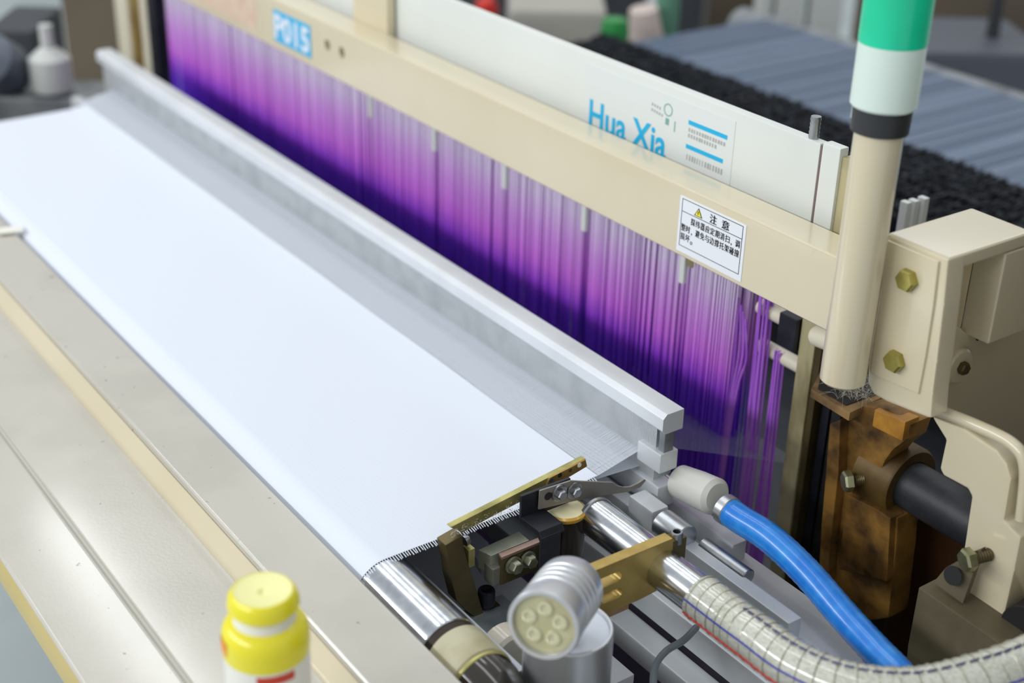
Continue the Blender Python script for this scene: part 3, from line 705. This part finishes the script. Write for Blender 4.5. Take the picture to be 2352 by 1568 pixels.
# ------------------------------------------------------------------ temple (cloth holder)
TXF = .0165
def tx(x, y, X=TXF): return pix(x, y, X=X)
t = thing('temple_bar', 'gold zinc temple bar lying over the right edge of the cloth', 'bar', (.01, .16, .951))
tb = prism('bar', ZINCG, t, [tx(1034, 1211), tx(1345, 1053), tx(1349, 1070), tx(1312, 1092), tx(1200, 1150), tx(1140, 1181), tx(1062, 1223)], (-.0065, 0, 0), .0006)
pl = prism('punched_plate', ZINC, t, [tx(1262, 1098, TXF+.002), tx(1345, 1056, TXF+.002), tx(1348.5, 1071, TXF+.002), tx(1310, 1094, TXF+.002), tx(1255, 1118, TXF+.002)], (-.0025, 0, 0), .0004)
for q, m_, r_ in (((1331, 1068), BWHITE, .0023), ((1310, 1080), OLIVE, .0018), ((1286, 1091), DARK, .0024), ((1266, 1103), STEEL, .0026)):
    p = tx(*q, TXF+.002); cyl('punched_hole', m_, pl, p+Vector((-.0004, 0, 0)), p+Vector((.0003, 0, 0)), r_, 14, .0001)
bm = NB()
for i in range(90):
    k = random.random()**1.6; a = tx(1040, 1216).lerp(tx(1200, 1145), k)+Vector((.0002, 0, random.uniform(-.008, .001)))
    bm_sweep(bm, [a, a+Vector((random.uniform(0, .0012), random.uniform(-.003, .003), random.uniform(-.003, .003)))], .00022, 3, False)
o = obj('lint_fluff', bm, HAIR, t); o['kind'] = 'stuff'

PXF = .019
t = thing('temple_post', 'dark olive post with cut-off top and a foot holding a black socket screw', 'post', (.012, .11, .85))
def px_(x, y, X=PXF): return pix(x, y, X=X)
prism('post', OLIVE, t, [px_(1023, 1252), px_(1063, 1229), px_(1064, 1252), px_(1075, 1290), px_(1088, 1330), px_(1103, 1382), px_(1111, 1408), px_(1150, 1389), px_(1153, 1412), px_(1112, 1432), px_(1068, 1400), px_(1049, 1381), px_(1036, 1330), px_(1031, 1295)], (-.0145, 0, 0), .0012)
p = px_(1117, 1393); socket(t, (PXF-.006, p.y+.004, p.z-.002), (0, 0, 1), .0082, .016)
p = px_(1070, 1255, PXF-.004); box('small_clip', ZINCG, t, PXF-.010, PXF-.001, p.y+.001, p.y+.008, p.z-.022, p.z-.003, .0006)
obj('round_head_screw', bm_lathe(NB(), [(0, 0), (.005, 0), (.005, .002), (.0035, .005), (0, .006)], (PXF-.008, p.y+.001, p.z+.003), (0, 1, .15), 20), STEEL, t)
cyl('side_hole', DARK, t, (PXF-.0105, px_(1014, 1275, PXF-.0105).y+.0000, px_(1014, 1275, PXF-.0105).z), (PXF-.0105, px_(1014, 1275, PXF-.0105).y+.003, px_(1014, 1275, PXF-.0105).z), .0016, 12, .0001)

# black cranked bracket + scissor blade
t = thing('cranked_bracket', 'black cranked steel bracket standing between the gold bar and the chrome tube', 'bracket', (.045, .165, .86))
x1_, x2_ = .030, .056
yA0, yA1 = .1505, .205; yB0, yB1 = .1545, .176
zt0 = pix(1203, 1138, X=x1_).z; z1_ = pix(1203, 1190, X=x1_).z; zb_ = pix(1262, 1232, X=x2_).z
th = .0035
obj('upper_plate', bm_box(NB(), x1_-th, x1_, yA0, yA1, z1_-.002, zt0, .001), BLACK, t)
prism('crank_step', BLACK, t, [(x1_-th, yA0, z1_-.004), (x1_, yA0, z1_+.002), (x2_-.004, yA0+.004, zb_+.006), (x2_, yA0+.004, zb_), (x2_-th, yA0+.004, zb_-.004), (x2_-th-.004, yA0+.004, zb_+.001)], (0, .026, 0), .0008)
obj('lower_plate', bm_box(NB(), x2_-th, x2_, yB0, yB1, .86, zb_+.001, .001), BLACK, t)
BXF = .0335
def bx(x, y): return pix(x, y, X=BXF)
t = thing('cutter_blade', 'grey steel cutter blade with scooped tip and two washered bolts', 'blade', (BXF, .23, .95))
bl = prism('blade', BLADE, t, [bx(1241, 1127), bx(1312, 1104), bx(1330, 1105), bx(1408, 1108), bx(1418, 1116), bx(1434, 1119), bx(1449, 1118), bx(1466, 1110), bx(1481, 1100), bx(1484, 1103), bx(1471, 1119), bx(1445, 1129), bx(1351, 1143), bx(1238, 1170)], (-.002, 0, 0), .0003)
for q in ((1283, 1131), (1317, 1125)):
    p = bx(*q); hexbolt(t, (BXF, p.y, p.z), (1, 0, 0), .0050, .005, STEEL, washer=.0082)
p = bx(1259, 1139); obj('slot', bm_lathe(NB(), [(0, 0), (.004, 0), (.004, .0004), (0, .0004)], (BXF, p.y, p.z), (1, 0, 0), 16), DARK, t)
sp_ = smooth_path([bx(1418, 1116), bx(1434, 1121), bx(1449, 1120), bx(1466, 1112), bx(1482, 1101)], 4)
# capped vertical post
cp = pix(1298, 1168, Z=.958)
t = thing('capped_post', 'dark round post with a glossy cream and yellow cap below the cutter blade', 'post', (cp.x, cp.y, .80))
PR = .0192
obj('post_body', bm_lathe(NB(), [(0, 0), (PR, 0), (PR, .150), (PR*.98, .1515)], (cp.x, cp.y, .803), (0, 0, 1), 40), mat('dark_bronze', (60, 54, 46), .22, .7, (44, 40, 36), 8), t)
obj('cap_rim', bm_lathe(NB(), [(PR*.98, 0), (PR*1.03, .0015), (PR*1.03, .004), (PR*.9, .0055)], (cp.x, cp.y, .9535), (0, 0, 1), 40), mat('amber_rim', (196, 150, 40), .25, .1, coat=.4), t)
obj('cap_disc', bm_lathe(NB(), [(PR*.95, 0), (PR*.8, .0012), (0, .0018)], (cp.x, cp.y, .9583), (0, 0, 1), 40), mat('cream_disc', (240, 232, 190), .35), t)
# chrome air tube
AY, AZ, AR = .2235, .9475, .0182
t = thing('air_tube', 'thick chrome tube passing through the gold slotted plate', 'tube', (.13, AY, AZ-AR))
cyl('tube', CHROME, t, (.045, AY, AZ), (.225, AY, AZ), AR, 56)
cyl('end_flange', STEEL, t, (.043, AY, AZ), (.0475, AY, AZ), AR*1.08, 40)
# slotted gold plate
GX = .140
def gx(x, y, X=GX): return pix(x, y, X=X)
t = thing('slotted_plate', 'gold zinc clamp plate with two slots around the chrome tube', 'plate', (.140, .2, .88))
gp = prism('plate', ZINC, t, [gx(1318, 1330), gx(1342, 1320), gx(1545, 1236), gx(1558, 1248), gx(1560, 1330), gx(1466, 1379), gx(1397, 1407), gx(1330, 1390)], (-.0105, 0, 0), .0006)
def slot(a, b, r):
    A, B = gx(*a), gx(*b); bm = NB(); n = 10; d = (B-A); d.x = 0; d.normalize(); up = Vector((0, -d.z, d.y)); pts = []
    for i in range(n+1):
        an = -math.pi/2+math.pi*i/n; pts.append(B+(d*math.cos(an)+up*math.sin(an))*r)
    for i in range(n+1):
        an = math.pi/2+math.pi*i/n; pts.append(A+(d*math.cos(an)+up*math.sin(an))*r)
    return bm_prism(bm, [p+Vector((.01, 0, 0)) for p in pts], (-.04, 0, 0))
cut(gp, slot((1355, 1351), (1417, 1325), .0052)); cut(gp, slot((1390, 1374), (1419, 1362), .0052))
box('rear_strip', mat('pinkish_zinc', (196, 160, 120), .35, .7, (170, 120, 80), 20), t, GX-.022, GX-.014, .160, .200, .905, .945, .001)
p0, p1 = gx(1545, 1240), gx(1571, 1242)
box('clamp_end', OLIVE, t, GX-.012, GX+.001, p0.y+.001, p0.y+.016, p0.z-.038, p0.z-.002, .001)
p = pix(1547, 1238, X=GX-.004); socket(t, (GX-.004, p.y+.003, p.z-.004), (0, 0, 1), .0056, .011, STEEL)
# holder block under the temple
t = thing('temple_holder', 'grey stepped steel holder with two hex bolts behind the olive post', 'holder', (.02, .15, .86))
HOL = mat('grey_zinc', (188, 190, 172), .45, .5, (150, 154, 136), 30)
def hz_(x, y, z): return pix(x, y, Z=z)
zh = .925
top = [hz_(1098, 1262, zh), hz_(1192, 1219, zh), hz_(1216, 1240, zh), hz_(1128, 1276, zh)]
prism('holder_block', HOL, t, top, (0, 0, -.02), .001)
strip_ = [hz_(1145, 1270, zh+.002), hz_(1240, 1232, zh+.002), hz_(1250, 1240, zh+.002), hz_(1152, 1280, zh+.002)]
prism('front_strip', mat('pink_zinc', (188, 160, 148), .4, .6, (160, 130, 110), 30), t, strip_, (0, 0, -.003), .0006)
prism('front_plate', OLIVE, t, [p+Vector((0, 0, -.0031)) for p in strip_], (0, 0, -.028), .0012)
f0, f1 = strip_[3], strip_[2]
for q in ((1178, 1296), (1212, 1283)):
    X = (f0.x+f1.x)/2+.001; p = pix(*q, X=X); hexbolt(t, (X, p.y, p.z), (1, 0, 0), .0062, .007, mat('grey_bolt', (170, 172, 150), .35, .7, (130, 132, 112), 60), washer=.0085)
box('holder_shank', mat('grey_olive', (126, 126, 112), .5, .3, (96, 96, 84), 30), t, f0.x-.016, f0.x-.002, f0.y-.008, f0.y+.006, .896, zh-.010, .002)
pz_ = [hz_(1060, 1230, .885), hz_(1085, 1212, .885), hz_(1122, 1245, .885), hz_(1145, 1310, .885), hz_(1105, 1300, .885)]
prism('pale_foot', mat('pale_lilac_metal', (190, 194, 206), .45, .3), t, pz_, (0, 0, -.01), .001)
# low table plate under the lamp
t = thing('bracket_bar', 'flat galvanised bar running under the spot lamp towards the holder', 'bar', (.15, .11, .84))
GAL = mat('galvanised', (196, 204, 208), .38, .65, (140, 150, 158), 34, .42, .68, .06, 160)
box('bar', GAL, t, .005, .42, .100, .150, .852, .866, .001)
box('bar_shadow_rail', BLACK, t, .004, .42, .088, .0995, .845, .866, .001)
# thin chrome shaft with collar in front
t = thing('thin_shaft', 'thin chrome shaft with a cream collar beside the roller end', 'shaft', (.2, .07, .86))
sp0 = pix(1235, 1560, Z=.885)
cyl('shaft', CHROME, t, (.125, sp0.y, .885), (.45, sp0.y, .885), .0098, 32)
pc = pix(1170, 1490, Y=sp0.y)
cyl('collar', mat('cream_enamel', (214, 206, 188), .25, coat=.5), t, (pc.x-.018, sp0.y, .885), (pc.x+.006, sp0.y, .885), .0215, 36, .003)
# pale strip behind the roller
tag(box('backing_strip', mat('pale_strip', (188, 194, 204), .4, .3), None, -1.4, .14, .068, .078, .89, .905, .001), 'pale metal strip running close behind the steel roller', 'strip')

# ------------------------------------------------------------------ LED spot lamp
LB = Vector((.172, .0955, .962))
t = thing('spot_lamp', 'silver LED spot lamp tilted forward on a round aluminium base', 'lamp', (LB.x, LB.y, .868))
SAL = mat('silver_lamp_body', (208, 210, 214), .34, .75, (198, 200, 206), 8)
BR = .0362
bs = obj('base', bm_lathe(NB(), [(0, -.094), (BR, -.094), (BR, -.002), (BR*.97, 0), (BR*.92, 0), (BR*.9, -.003), (0, -.003)], LB, (0, 0, 1), 56), SAL, t)
obj('base_top', bm_lathe(NB(), [(BR*.9, -.0028), (0, -.0022)], LB, (0, 0, 1), 40), mat('lamp_top_white', (226, 232, 242), .4), bs)
obj('swivel_ring', bm_lathe(NB(), [(.012, 0), (.012, .003), (.009, .005), (0, .005)], LB+Vector((.008, -.012, -.002)), (0, 0, 1), 28), SAL, bs)
F = pix(1247, 1437, d=1.055); Rr = pix(1312, 1347, d=1.118)
ax = (F-Rr); L = ax.length; ax.normalize(); HR = .0283
prof4 = [(0, -.004), (HR*.86, -.004), (HR*.95, .002)]
for i in range(4):
    h = .012+i*.0085; prof4 += [(HR*.97, h), (HR*.97, h+.004), (HR*.93, h+.0045), (HR*.93, h+.0075)]
prof4 += [(HR*.98, .05), (HR*1.0, L-.006), (HR*1.0, L-.001), (HR*.97, L), (HR*.87, L), (HR*.85, L-.004)]
hd = obj('lamp_head', bm_lathe(NB(), prof4, Rr, ax, 56), SAL, t)
LENS = mat('lamp_lens', (184, 180, 140), .22, .1, (200, 196, 160), 60, .4, .7, coat=.6)
obj('lens_plate', bm_lathe(NB(), [(HR*.86, 0), (0, .0006)], Rr+ax*(L-.0045), ax, 40), LENS, hd)
_, u_, v_ = frame(ax)
for k in range(5):
    a = math.radians(72*k+20); c0 = Rr+ax*(L-.0042)+(u_*math.cos(a)+v_*math.sin(a))*HR*.45
    obj('led_lens', bm_lathe(NB(), [(.0062, 0), (.0058, .0018), (.0038, .0022), (.0028, .0008), (0, .0004)], c0, ax, 20), mat('led_cup', (206, 204, 170), .15, .2, coat=.6), hd)
cyl('swivel_arm', SAL, t, LB+Vector((.004, -.006, -.002)), Rr+ax*.022-Vector((0, 0, .012)), .0055, 18)
sc = pix(1212, 1520, d=1.11); obj('set_screw', bm_lathe(NB(), [(0, 0), (.0035, 0), (.003, .0015), (0, .0015)], LB+Vector((BR*.55, -BR*.835, -.035)), (.55, -.835, 0), 16), STEEL, t)
tag(box('copper_washer', mat('copper', (186, 110, 48), .35, .8), None, .19, .245, .09, .128, .8665, .8695, .0005), 'orange brown shim under the lamp base', 'shim')
# cable
cbl = smooth_path([pix(1600, 1440, d=1.25), pix(1570, 1470, d=1.24), pix(1530, 1495, d=1.235), pix(1505, 1530, d=1.22), pix(1500, 1580, d=1.2)], 8)
tag(obj('lamp_cable', bm_sweep(NB(), cbl, .0032, 10), mat('grey_cable', (116, 124, 130), .4)), 'thin grey cable hanging below the chrome tube', 'cable')

# ------------------------------------------------------------------ clear spiral hose
hp = [Vector((.188, AY, AZ)), Vector((.225, AY, AZ)), pix(1740, 1468, d=1.138), pix(1830, 1532, d=1.108), pix(1950, 1580, d=1.085), pix(2100, 1592, d=1.08), pix(2250, 1560, d=1.085), pix(2360, 1522, d=1.095), pix(2480, 1470, d=1.11)]
path = smooth_path(hp, 14)
t = thing('air_hose', 'clear ribbed air hose with blue and red lines pushed over the chrome tube', 'hose', (.3, .24, .90))
hr = .0203
obj('hose_wall', bm_sweep(NB(), path, lambda i: hr*(1+.018*math.cos(i*math.pi)), 28), HOSE, t)
# spiral reinforcing ribs
fine = smooth_path(hp, 60); bm = NB(); spiral = []
u = frame(fine[1]-fine[0])[1]
for i, p in enumerate(fine):
    tt = (fine[min(i+1, len(fine)-1)]-fine[max(i-1, 0)]).normalized(); u = (u-tt*u.dot(tt)).normalized(); v = tt.cross(u)
    s_len = i
    an = i*.34
    spiral.append(p+(u*math.cos(an)+v*math.sin(an))*hr*1.012)
obj('wire_spiral', bm_sweep(bm, spiral, .0006, 5), mat('spiral_wire', (172, 170, 152), .3, .3), t)
def stripe(name, ang, m):
    pts = []; u = frame(path[1]-path[0])[1]
    for i, p in enumerate(path):
        tt = (path[min(i+1, len(path)-1)]-path[max(i-1, 0)]).normalized(); u = (u-tt*u.dot(tt)).normalized(); v = tt.cross(u)
        pts.append(p+(u*math.cos(ang)+v*math.sin(ang))*hr*1.02)
    return obj(name, bm_sweep(NB(), pts, .0008, 6), m, t)
stripe('blue_line', math.radians(162), mat('line_blue', (44, 50, 160), .4))
stripe('red_line', math.radians(200), mat('line_red', (214, 40, 36), .4))
# printed marks along the top of the hose
u = frame(path[1]-path[0])[1]; bm = NB()
for i, p in enumerate(path[:-1]):
    tt = (path[i+1]-p).normalized(); u = (u-tt*u.dot(tt)).normalized(); v = tt.cross(u)
    if 22 < i < 100 and i % 3 != 0:
        a = math.radians(94); c0 = p+(u*math.cos(a)+v*math.sin(a))*hr*1.035
        bm_sweep(bm, [c0-tt*.002, c0+tt*.002+v*.001], .0010, 4)
obj('hose_print', bm, mat('hose_ink', (70, 76, 110), .5), t)

# ------------------------------------------------------------------ main nozzle with blue hose
t = thing('main_nozzle', 'white air nozzle block at the right end of the reed', 'nozzle', (.08, .34, .915))
nz0, nz1 = pix(1555, 1120, Y=.338), pix(1672, 1172, Y=.338)
obj('nozzle_block', bm_lathe(NB(), [(0, 0), (.012, 0), (.0165, .004), (.018, .03), (.018, .052), (.014, .056), (0, .056)], (nz0.x, .338, (nz0.z+nz1.z)/2+.002), (nz1.x-nz0.x, 0, nz1.z-nz0.z), 32), mat('nozzle_white', (206, 206, 198), .45), t)
cyl('nozzle_ring', ALU, t, (nz1.x-.006, .338, nz1.z), (nz1.x+.004, .338, nz1.z), .0145, 28)
cyl('nozzle_tip', STEEL, t, (nz0.x-.035, .338, nz0.z+.004), (nz0.x+.002, .338, nz0.z+.002), .0045, 18)
bp = [Vector((nz1.x+.003, .338, nz1.z)), pix(1700, 1192, Y=.338), pix(1770, 1237, Y=.338), pix(1850, 1312, Y=.336), pix(1935, 1410, Y=.33), pix(2010, 1492, Y=.32), pix(2075, 1560, Y=.31), pix(2150, 1660, Y=.30)]
bpath = smooth_path(bp, 12)
tag(obj('blue_hose', bm_sweep(NB(), bpath, lambda i: .0136*(1+.012*math.cos(i*math.pi)), 24), BLUEH), 'bright blue air hose curving down from the white nozzle', 'hose')
# small machine bits between the chrome tube and the nozzle
t = thing('nozzle_valve', 'blurry silver valve pieces on the rail between chrome tube and nozzle', 'valve', (.10, .285, .86))
cyl('valve_body', ALU, t, (.062, .292, .925), (.095, .292, .925), .014, 24)
box('valve_block', SLEY, t, .02, .055, .285, .305, .905, .935, .002)
cyl('valve_stem', STEEL, t, (.10, .31, .915), (.16, .31, .915), .008, 18)
prism('valve_clip', STEEL, t, [pix(1398, 1150, Z=.93), pix(1420, 1165, Z=.925), pix(1452, 1192, Z=.92), pix(1440, 1200, Z=.92), pix(1380, 1165, Z=.92)], (0, 0, -.002), .0004)

# ------------------------------------------------------------------ yellow bottle
BT = pix(603, 1352, Y=-.150); bz = .9153
t = thing('yellow_bottle', 'small yellow plastic bottle with round yellow cap standing on the front cover', 'bottle', (BT.x, -.150, bz))
Hh = BT.z-bz; bR = .0302
base = (BT.x, -.150, bz)
obj('white_body', bm_lathe(NB(), [(0, 0), (bR*.9, 0), (bR, .004), (bR, Hh*.72)], base, (0, 0, 1), 48), BWHITE, t)
obj('yellow_body', bm_lathe(NB(), [(bR*1.005, Hh*.695), (bR*1.02, Hh*.72), (bR*1.02, Hh*.775), (bR*.985, Hh*.815), (bR*.87, Hh*.845), (bR*.70, Hh*.858)], base, (0, 0, 1), 48), YELLOW, t)
obj('white_collar', bm_lathe(NB(), [(bR*.75, Hh*.848), (bR*.71, Hh*.862), (bR*.67, Hh*.908)], base, (0, 0, 1), 40), BWHITE, t)
cap = obj('cap', bm_lathe(NB(), [(bR*.6, Hh*.900), (bR*.73, Hh*.904), (bR*.83, Hh*.93), (bR*.81, Hh*.968), (bR*.72, Hh*.993), (bR*.67, Hh*.997)], base, (0, 0, 1), 48), YELLOW, t)
obj('cap_top', bm_lathe(NB(), [(bR*.675, Hh*.996), (bR*.5, Hh*.988), (bR*.12, Hh*.985), (bR*.08, Hh*.975), (0, Hh*.973)], base, (0, 0, 1), 40), YPALE, cap)
def patch(name, m, a0, a1, h0, h1, par, k=1.03):
    verts, faces = [], []; n = 10
    for i in range(n+1):
        a = math.radians(a0+(a1-a0)*i/n)
        for h in (h0, h1): verts.append((BT.x+bR*k*math.cos(a), -.150+bR*k*math.sin(a), bz+Hh*h))
    for i in range(n): faces.append((2*i, 2*i+2, 2*i+3, 2*i+1))
    return raw(name, verts, faces, m, par)
patch('red_label', REDP, -40, 12, .640, .682, t, 1.006)
patch('orange_label', ORANGE, 244, 276, .735, .80, t, 1.026)

# ------------------------------------------------------------------ back of the loom: warp stop motion and warp sheet
WZ = .93
wl = pix(1680, 65, Z=WZ); wf = pix(1760, 45, Z=WZ); dr = pix(2352, 450, Z=WZ)
t = thing('warp_sheet', 'wide blue grey sheet of glass warp yarns behind the heald frames', 'yarn sheet', (-.6, 1.4, WZ-.02))
WM = mat('warp_glass', (112, 128, 152), .42, .1, (132, 146, 168), 26, .35, .7, .1, 80, stretch=(9, .25, 1))
WX0 = wl.x-.02
bm = NB(); bm_box(bm, WX0, .45, dr.y-.03, wf.y, WZ-.006, WZ, 0); obj('sheet', bm, WM, t)
verts, faces = [], []; x = WX0
while x < .45:
    n = len(verts); w_ = .004*random.uniform(.4, 1); h_ = WZ+.0004+random.random()*.0015
    verts += [(x, dr.y-.03, h_), (x+w_, dr.y-.03, h_), (x+w_, wf.y, h_), (x, wf.y, h_), (x+w_/2, dr.y-.03, h_-.002), (x+w_/2, wf.y, h_-.002)]
    faces += [(n, n+1, n+2, n+3), (n, n+3, n+5, n+4), (n+1, n+4, n+5, n+2)]; x += .0075
o = raw('yarn_ends', verts, faces, mat('warp_yarn', (126, 141, 162), .45), t); o['kind'] = 'stuff'
bk = cyl('back_rest', GREYP, None, (WX0-.1, wf.y+.03, WZ-.045), (.6, wf.y+.03, WZ-.045), .045, 32); tag(bk, 'grey back rest roller under the far edge of the warp sheet', 'roller')
t = thing('drop_wire_bank', 'dark bristly bank of drop wires in front of the warp sheet', 'drop wires', (-.6, dr.y-.1, .80))
DW = mat('drop_wire_steel', (58, 62, 70), .5, .3, (36, 38, 44), 60)
verts, faces = [], []
for row_ in range(10):
    y = dr.y-.012-row_*.024; x = WX0-.03
    while x < .40:
        h_ = WZ+.012+random.random()*.010-row_*.002; n = len(verts); w_ = .0021; yy = y+random.uniform(-.006, .006)
        for z in (.83, h_):
            verts += [(x, yy-.006, z), (x+w_, yy-.006, z), (x+w_, yy+.006, z), (x, yy+.006, z)]
        faces += [(n, n+1, n+5, n+4), (n+1, n+2, n+6, n+5), (n+2, n+3, n+7, n+6), (n+3, n, n+4, n+7), (n+4, n+5, n+6, n+7)]
        x += .0031
o = raw('drop_wires', verts, faces, DW, t); o['kind'] = 'stuff'
box('carrier_tray', DGREY, t, WX0-.05, .42, dr.y-.30, dr.y, .80, .86, .003)
# three pale lifting hooks
for i, (xx, tip) in enumerate(((2082, 462), (2100, 458), (2122, 452))):
    p = pix(xx, tip, d=1.5); b2 = .641
    o = box('lifting_hook', mat('hook_plastic', (224, 228, 224), .5), None, p.x-.0052, p.x+.0052, p.y-.004, p.y+.004, b2, p.z, .0015)
    tag(o, ['leftmost', 'middle', 'rightmost'][i]+' of three pale upright hooks behind the housing', 'hook', 'pale hooks behind the housing')

# ------------------------------------------------------------------ left end of the loom
t = thing('left_guide', 'cream and gold guide posts at the far left end of the purple cords', 'frame', (-1.62, .52, .6))
for x0, x1, m_, Y in ((268, 296, CREAM, .50), (298, 322, ZINC, .505), (324, 338, CREAM, .50), (340, 357, BLACK, .495)):
    a, b_ = pix(x0, 60, Y=Y), pix(x1, 60, Y=Y); box('guide_post', m_, t, a.x, b_.x, Y, Y+.03, .55, 1.35, .002)
def farbox(name, m, label, cat, xa, ya, xb, yb, d, dep, z0=None, bev=.01):
    p, q = pix((xa+xb)/2, yb, d=d), pix((xa+xb)/2, ya, d=d); wd = (xb-xa)/3266.7*d; zb = p.z if z0 is None else z0
    o = obj(name, bm_box(NB(), -wd/2, wd/2, 0, dep, 0, q.z-zb, bev), m)
    a = math.atan2(RT.y, RT.x); o.rotation_euler.z = a
    off = Vector((-math.sin(a), math.cos(a), 0))*(dep/2)
    o.location = Vector((q.x, q.y, zb))+off
    return tag(o, label, cat)
# left jumble: far selvage devices
farbox('selvage_box', DGREY, 'dark blurred selvage motor box at the far left end of the loom', 'box', -40, 70, 75, 215, 2.75, .2, .7)
farbox('feeder_stand', BROWN, 'brown blurred stand at the top left corner behind the roller end', 'stand', 130, -60, 260, 60, 3.6, .3, 0)
p = pix(120, 190, d=2.6); p.z = pix(330, 225, d=2.58).z+.081; tag(obj('oil_bottle', bm_lathe(NB(), [(0, 0), (.035, 0), (.038, .01), (.038, .06), (.02, .075), (.012, .08), (.012, .12), (0, .12)], p-Vector((0, 0, .08)), (0, 0, 1), 24), LGREY), 'white blurred spout bottle at the far left end of the cloth', 'bottle')
farbox('bottle_shelf', GREYP, 'grey blurred shelf below the white spout bottle', 'shelf', -60, 225, 250, 262, 2.58, .12, .72)
p = pix(25, 110, d=2.6); tag(obj('yarn_feeder', bm_lathe(NB(), [(0, 0), (.04, 0), (.05, .03), (.05, .08), (.02, .10), (0, .10)], p-Vector((0, 0, .05)), (.4, -.6, .5), 24), mat('slate', (84, 92, 104), .4)), 'slate grey blurred yarn drum at the top left', 'feeder')
p = pix(90, 60, d=3.1); tag(obj('yarn_feeder', bm_lathe(NB(), [(0, 0), (.05, 0), (.06, .05), (.05, .12), (0, .13)], p-Vector((0, 0, .1)), (.2, -.4, .8), 24), mat('sage', (120, 132, 122), .5)), 'sage green blurred yarn drum left of the brown stand', 'feeder')
# ------------------------------------------------------------------ neighbouring machines behind
farbox('far_loom_cover', mat('dull_cover', (178, 174, 164), .5, 0, (164, 160, 150), 3), 'pale rounded cover of the next loom above the white frame', 'cover', 1165, 22, 1400, 80, 3.3, .3, .3, .03)
farbox('neighbour_loom', DGREY, 'dark body of the next loom behind the pale cover', 'machine', 960, -160, 1500, 60, 4.2, .6, 0, .03)
p = pix(1118, 18, d=3.6); tag(obj('red_knob', bm_lathe(NB(), [(0, -.028), (.024, -.02), (.028, 0), (.022, .02), (0, .026)], p, (0, -.5, 1), 20), REDC), 'small red emergency knob on the dark loom behind', 'knob')
p = pix(1412, 72, d=2.85); tag(obj('green_spool', bm_lathe(NB(), [(0, -.03), (.026, -.024), (.03, 0), (.024, .025), (0, .03)], p, (0, 0, 1), 20), GRNC), 'bright green spool behind the dark wire bank', 'spool')
p = pix(1482, 62, d=3.0); tag(obj('yarn_cone', bm_lathe(NB(), [(0, -.05), (.04, -.05), (.03, .04), (0, .045)], p, (0, -.2, 1), 20), PINK), 'pale pink yarn cone right of the green spool', 'cone')
a = pix(1530, 60, d=3.05); tag(cyl('green_post', BPOST, None, (a.x, a.y, 0), (a.x, a.y, 2.2), .026, 16), 'green painted post standing behind the warp sheet', 'post')
farbox('far_cabinet', DGREY, 'black cabinet right of the green post', 'cabinet', 1560, -120, 1628, 70, 4.0, .25, 0)
farbox('far_stand', BROWN, 'brown machine stand between black cabinet and white columns', 'stand', 1640, -120, 1760, 60, 4.5, .3, 0)
for i, (xa, xb) in enumerate(((1766, 1800), (1806, 1872), (1890, 1965))):
    farbox('white_column', LGREY, ['narrow left', 'middle', 'wide right'][i]+' of three white columns behind the warp sheet', 'column', xa, -200, xb, 160, 3.3, .08, 0)
farbox('far_machine', BROWN, 'dull brown machine behind the right side of the warp sheet', 'machine', 2100, -160, 2420, 150, 3.4, .5, 0, .03)
farbox('far_beam', mat('slate_beam', (84, 88, 98), .5), 'slate grey drum frame behind the right warp edge', 'frame', 2120, 120, 2420, 260, 2.9, .3, 0, .02)
a = pix(2283, 60, d=3.0); tag(obj('far_pole', bm_lathe(NB(), [(0, 0), (.03, 0), (.03, .02), (.014, .03), (.014, .6), (0, .6)], (a.x, a.y, a.z-.08), (0, 0, 1), 16), BLACKP), 'black pole with a round foot at the top right', 'pole')
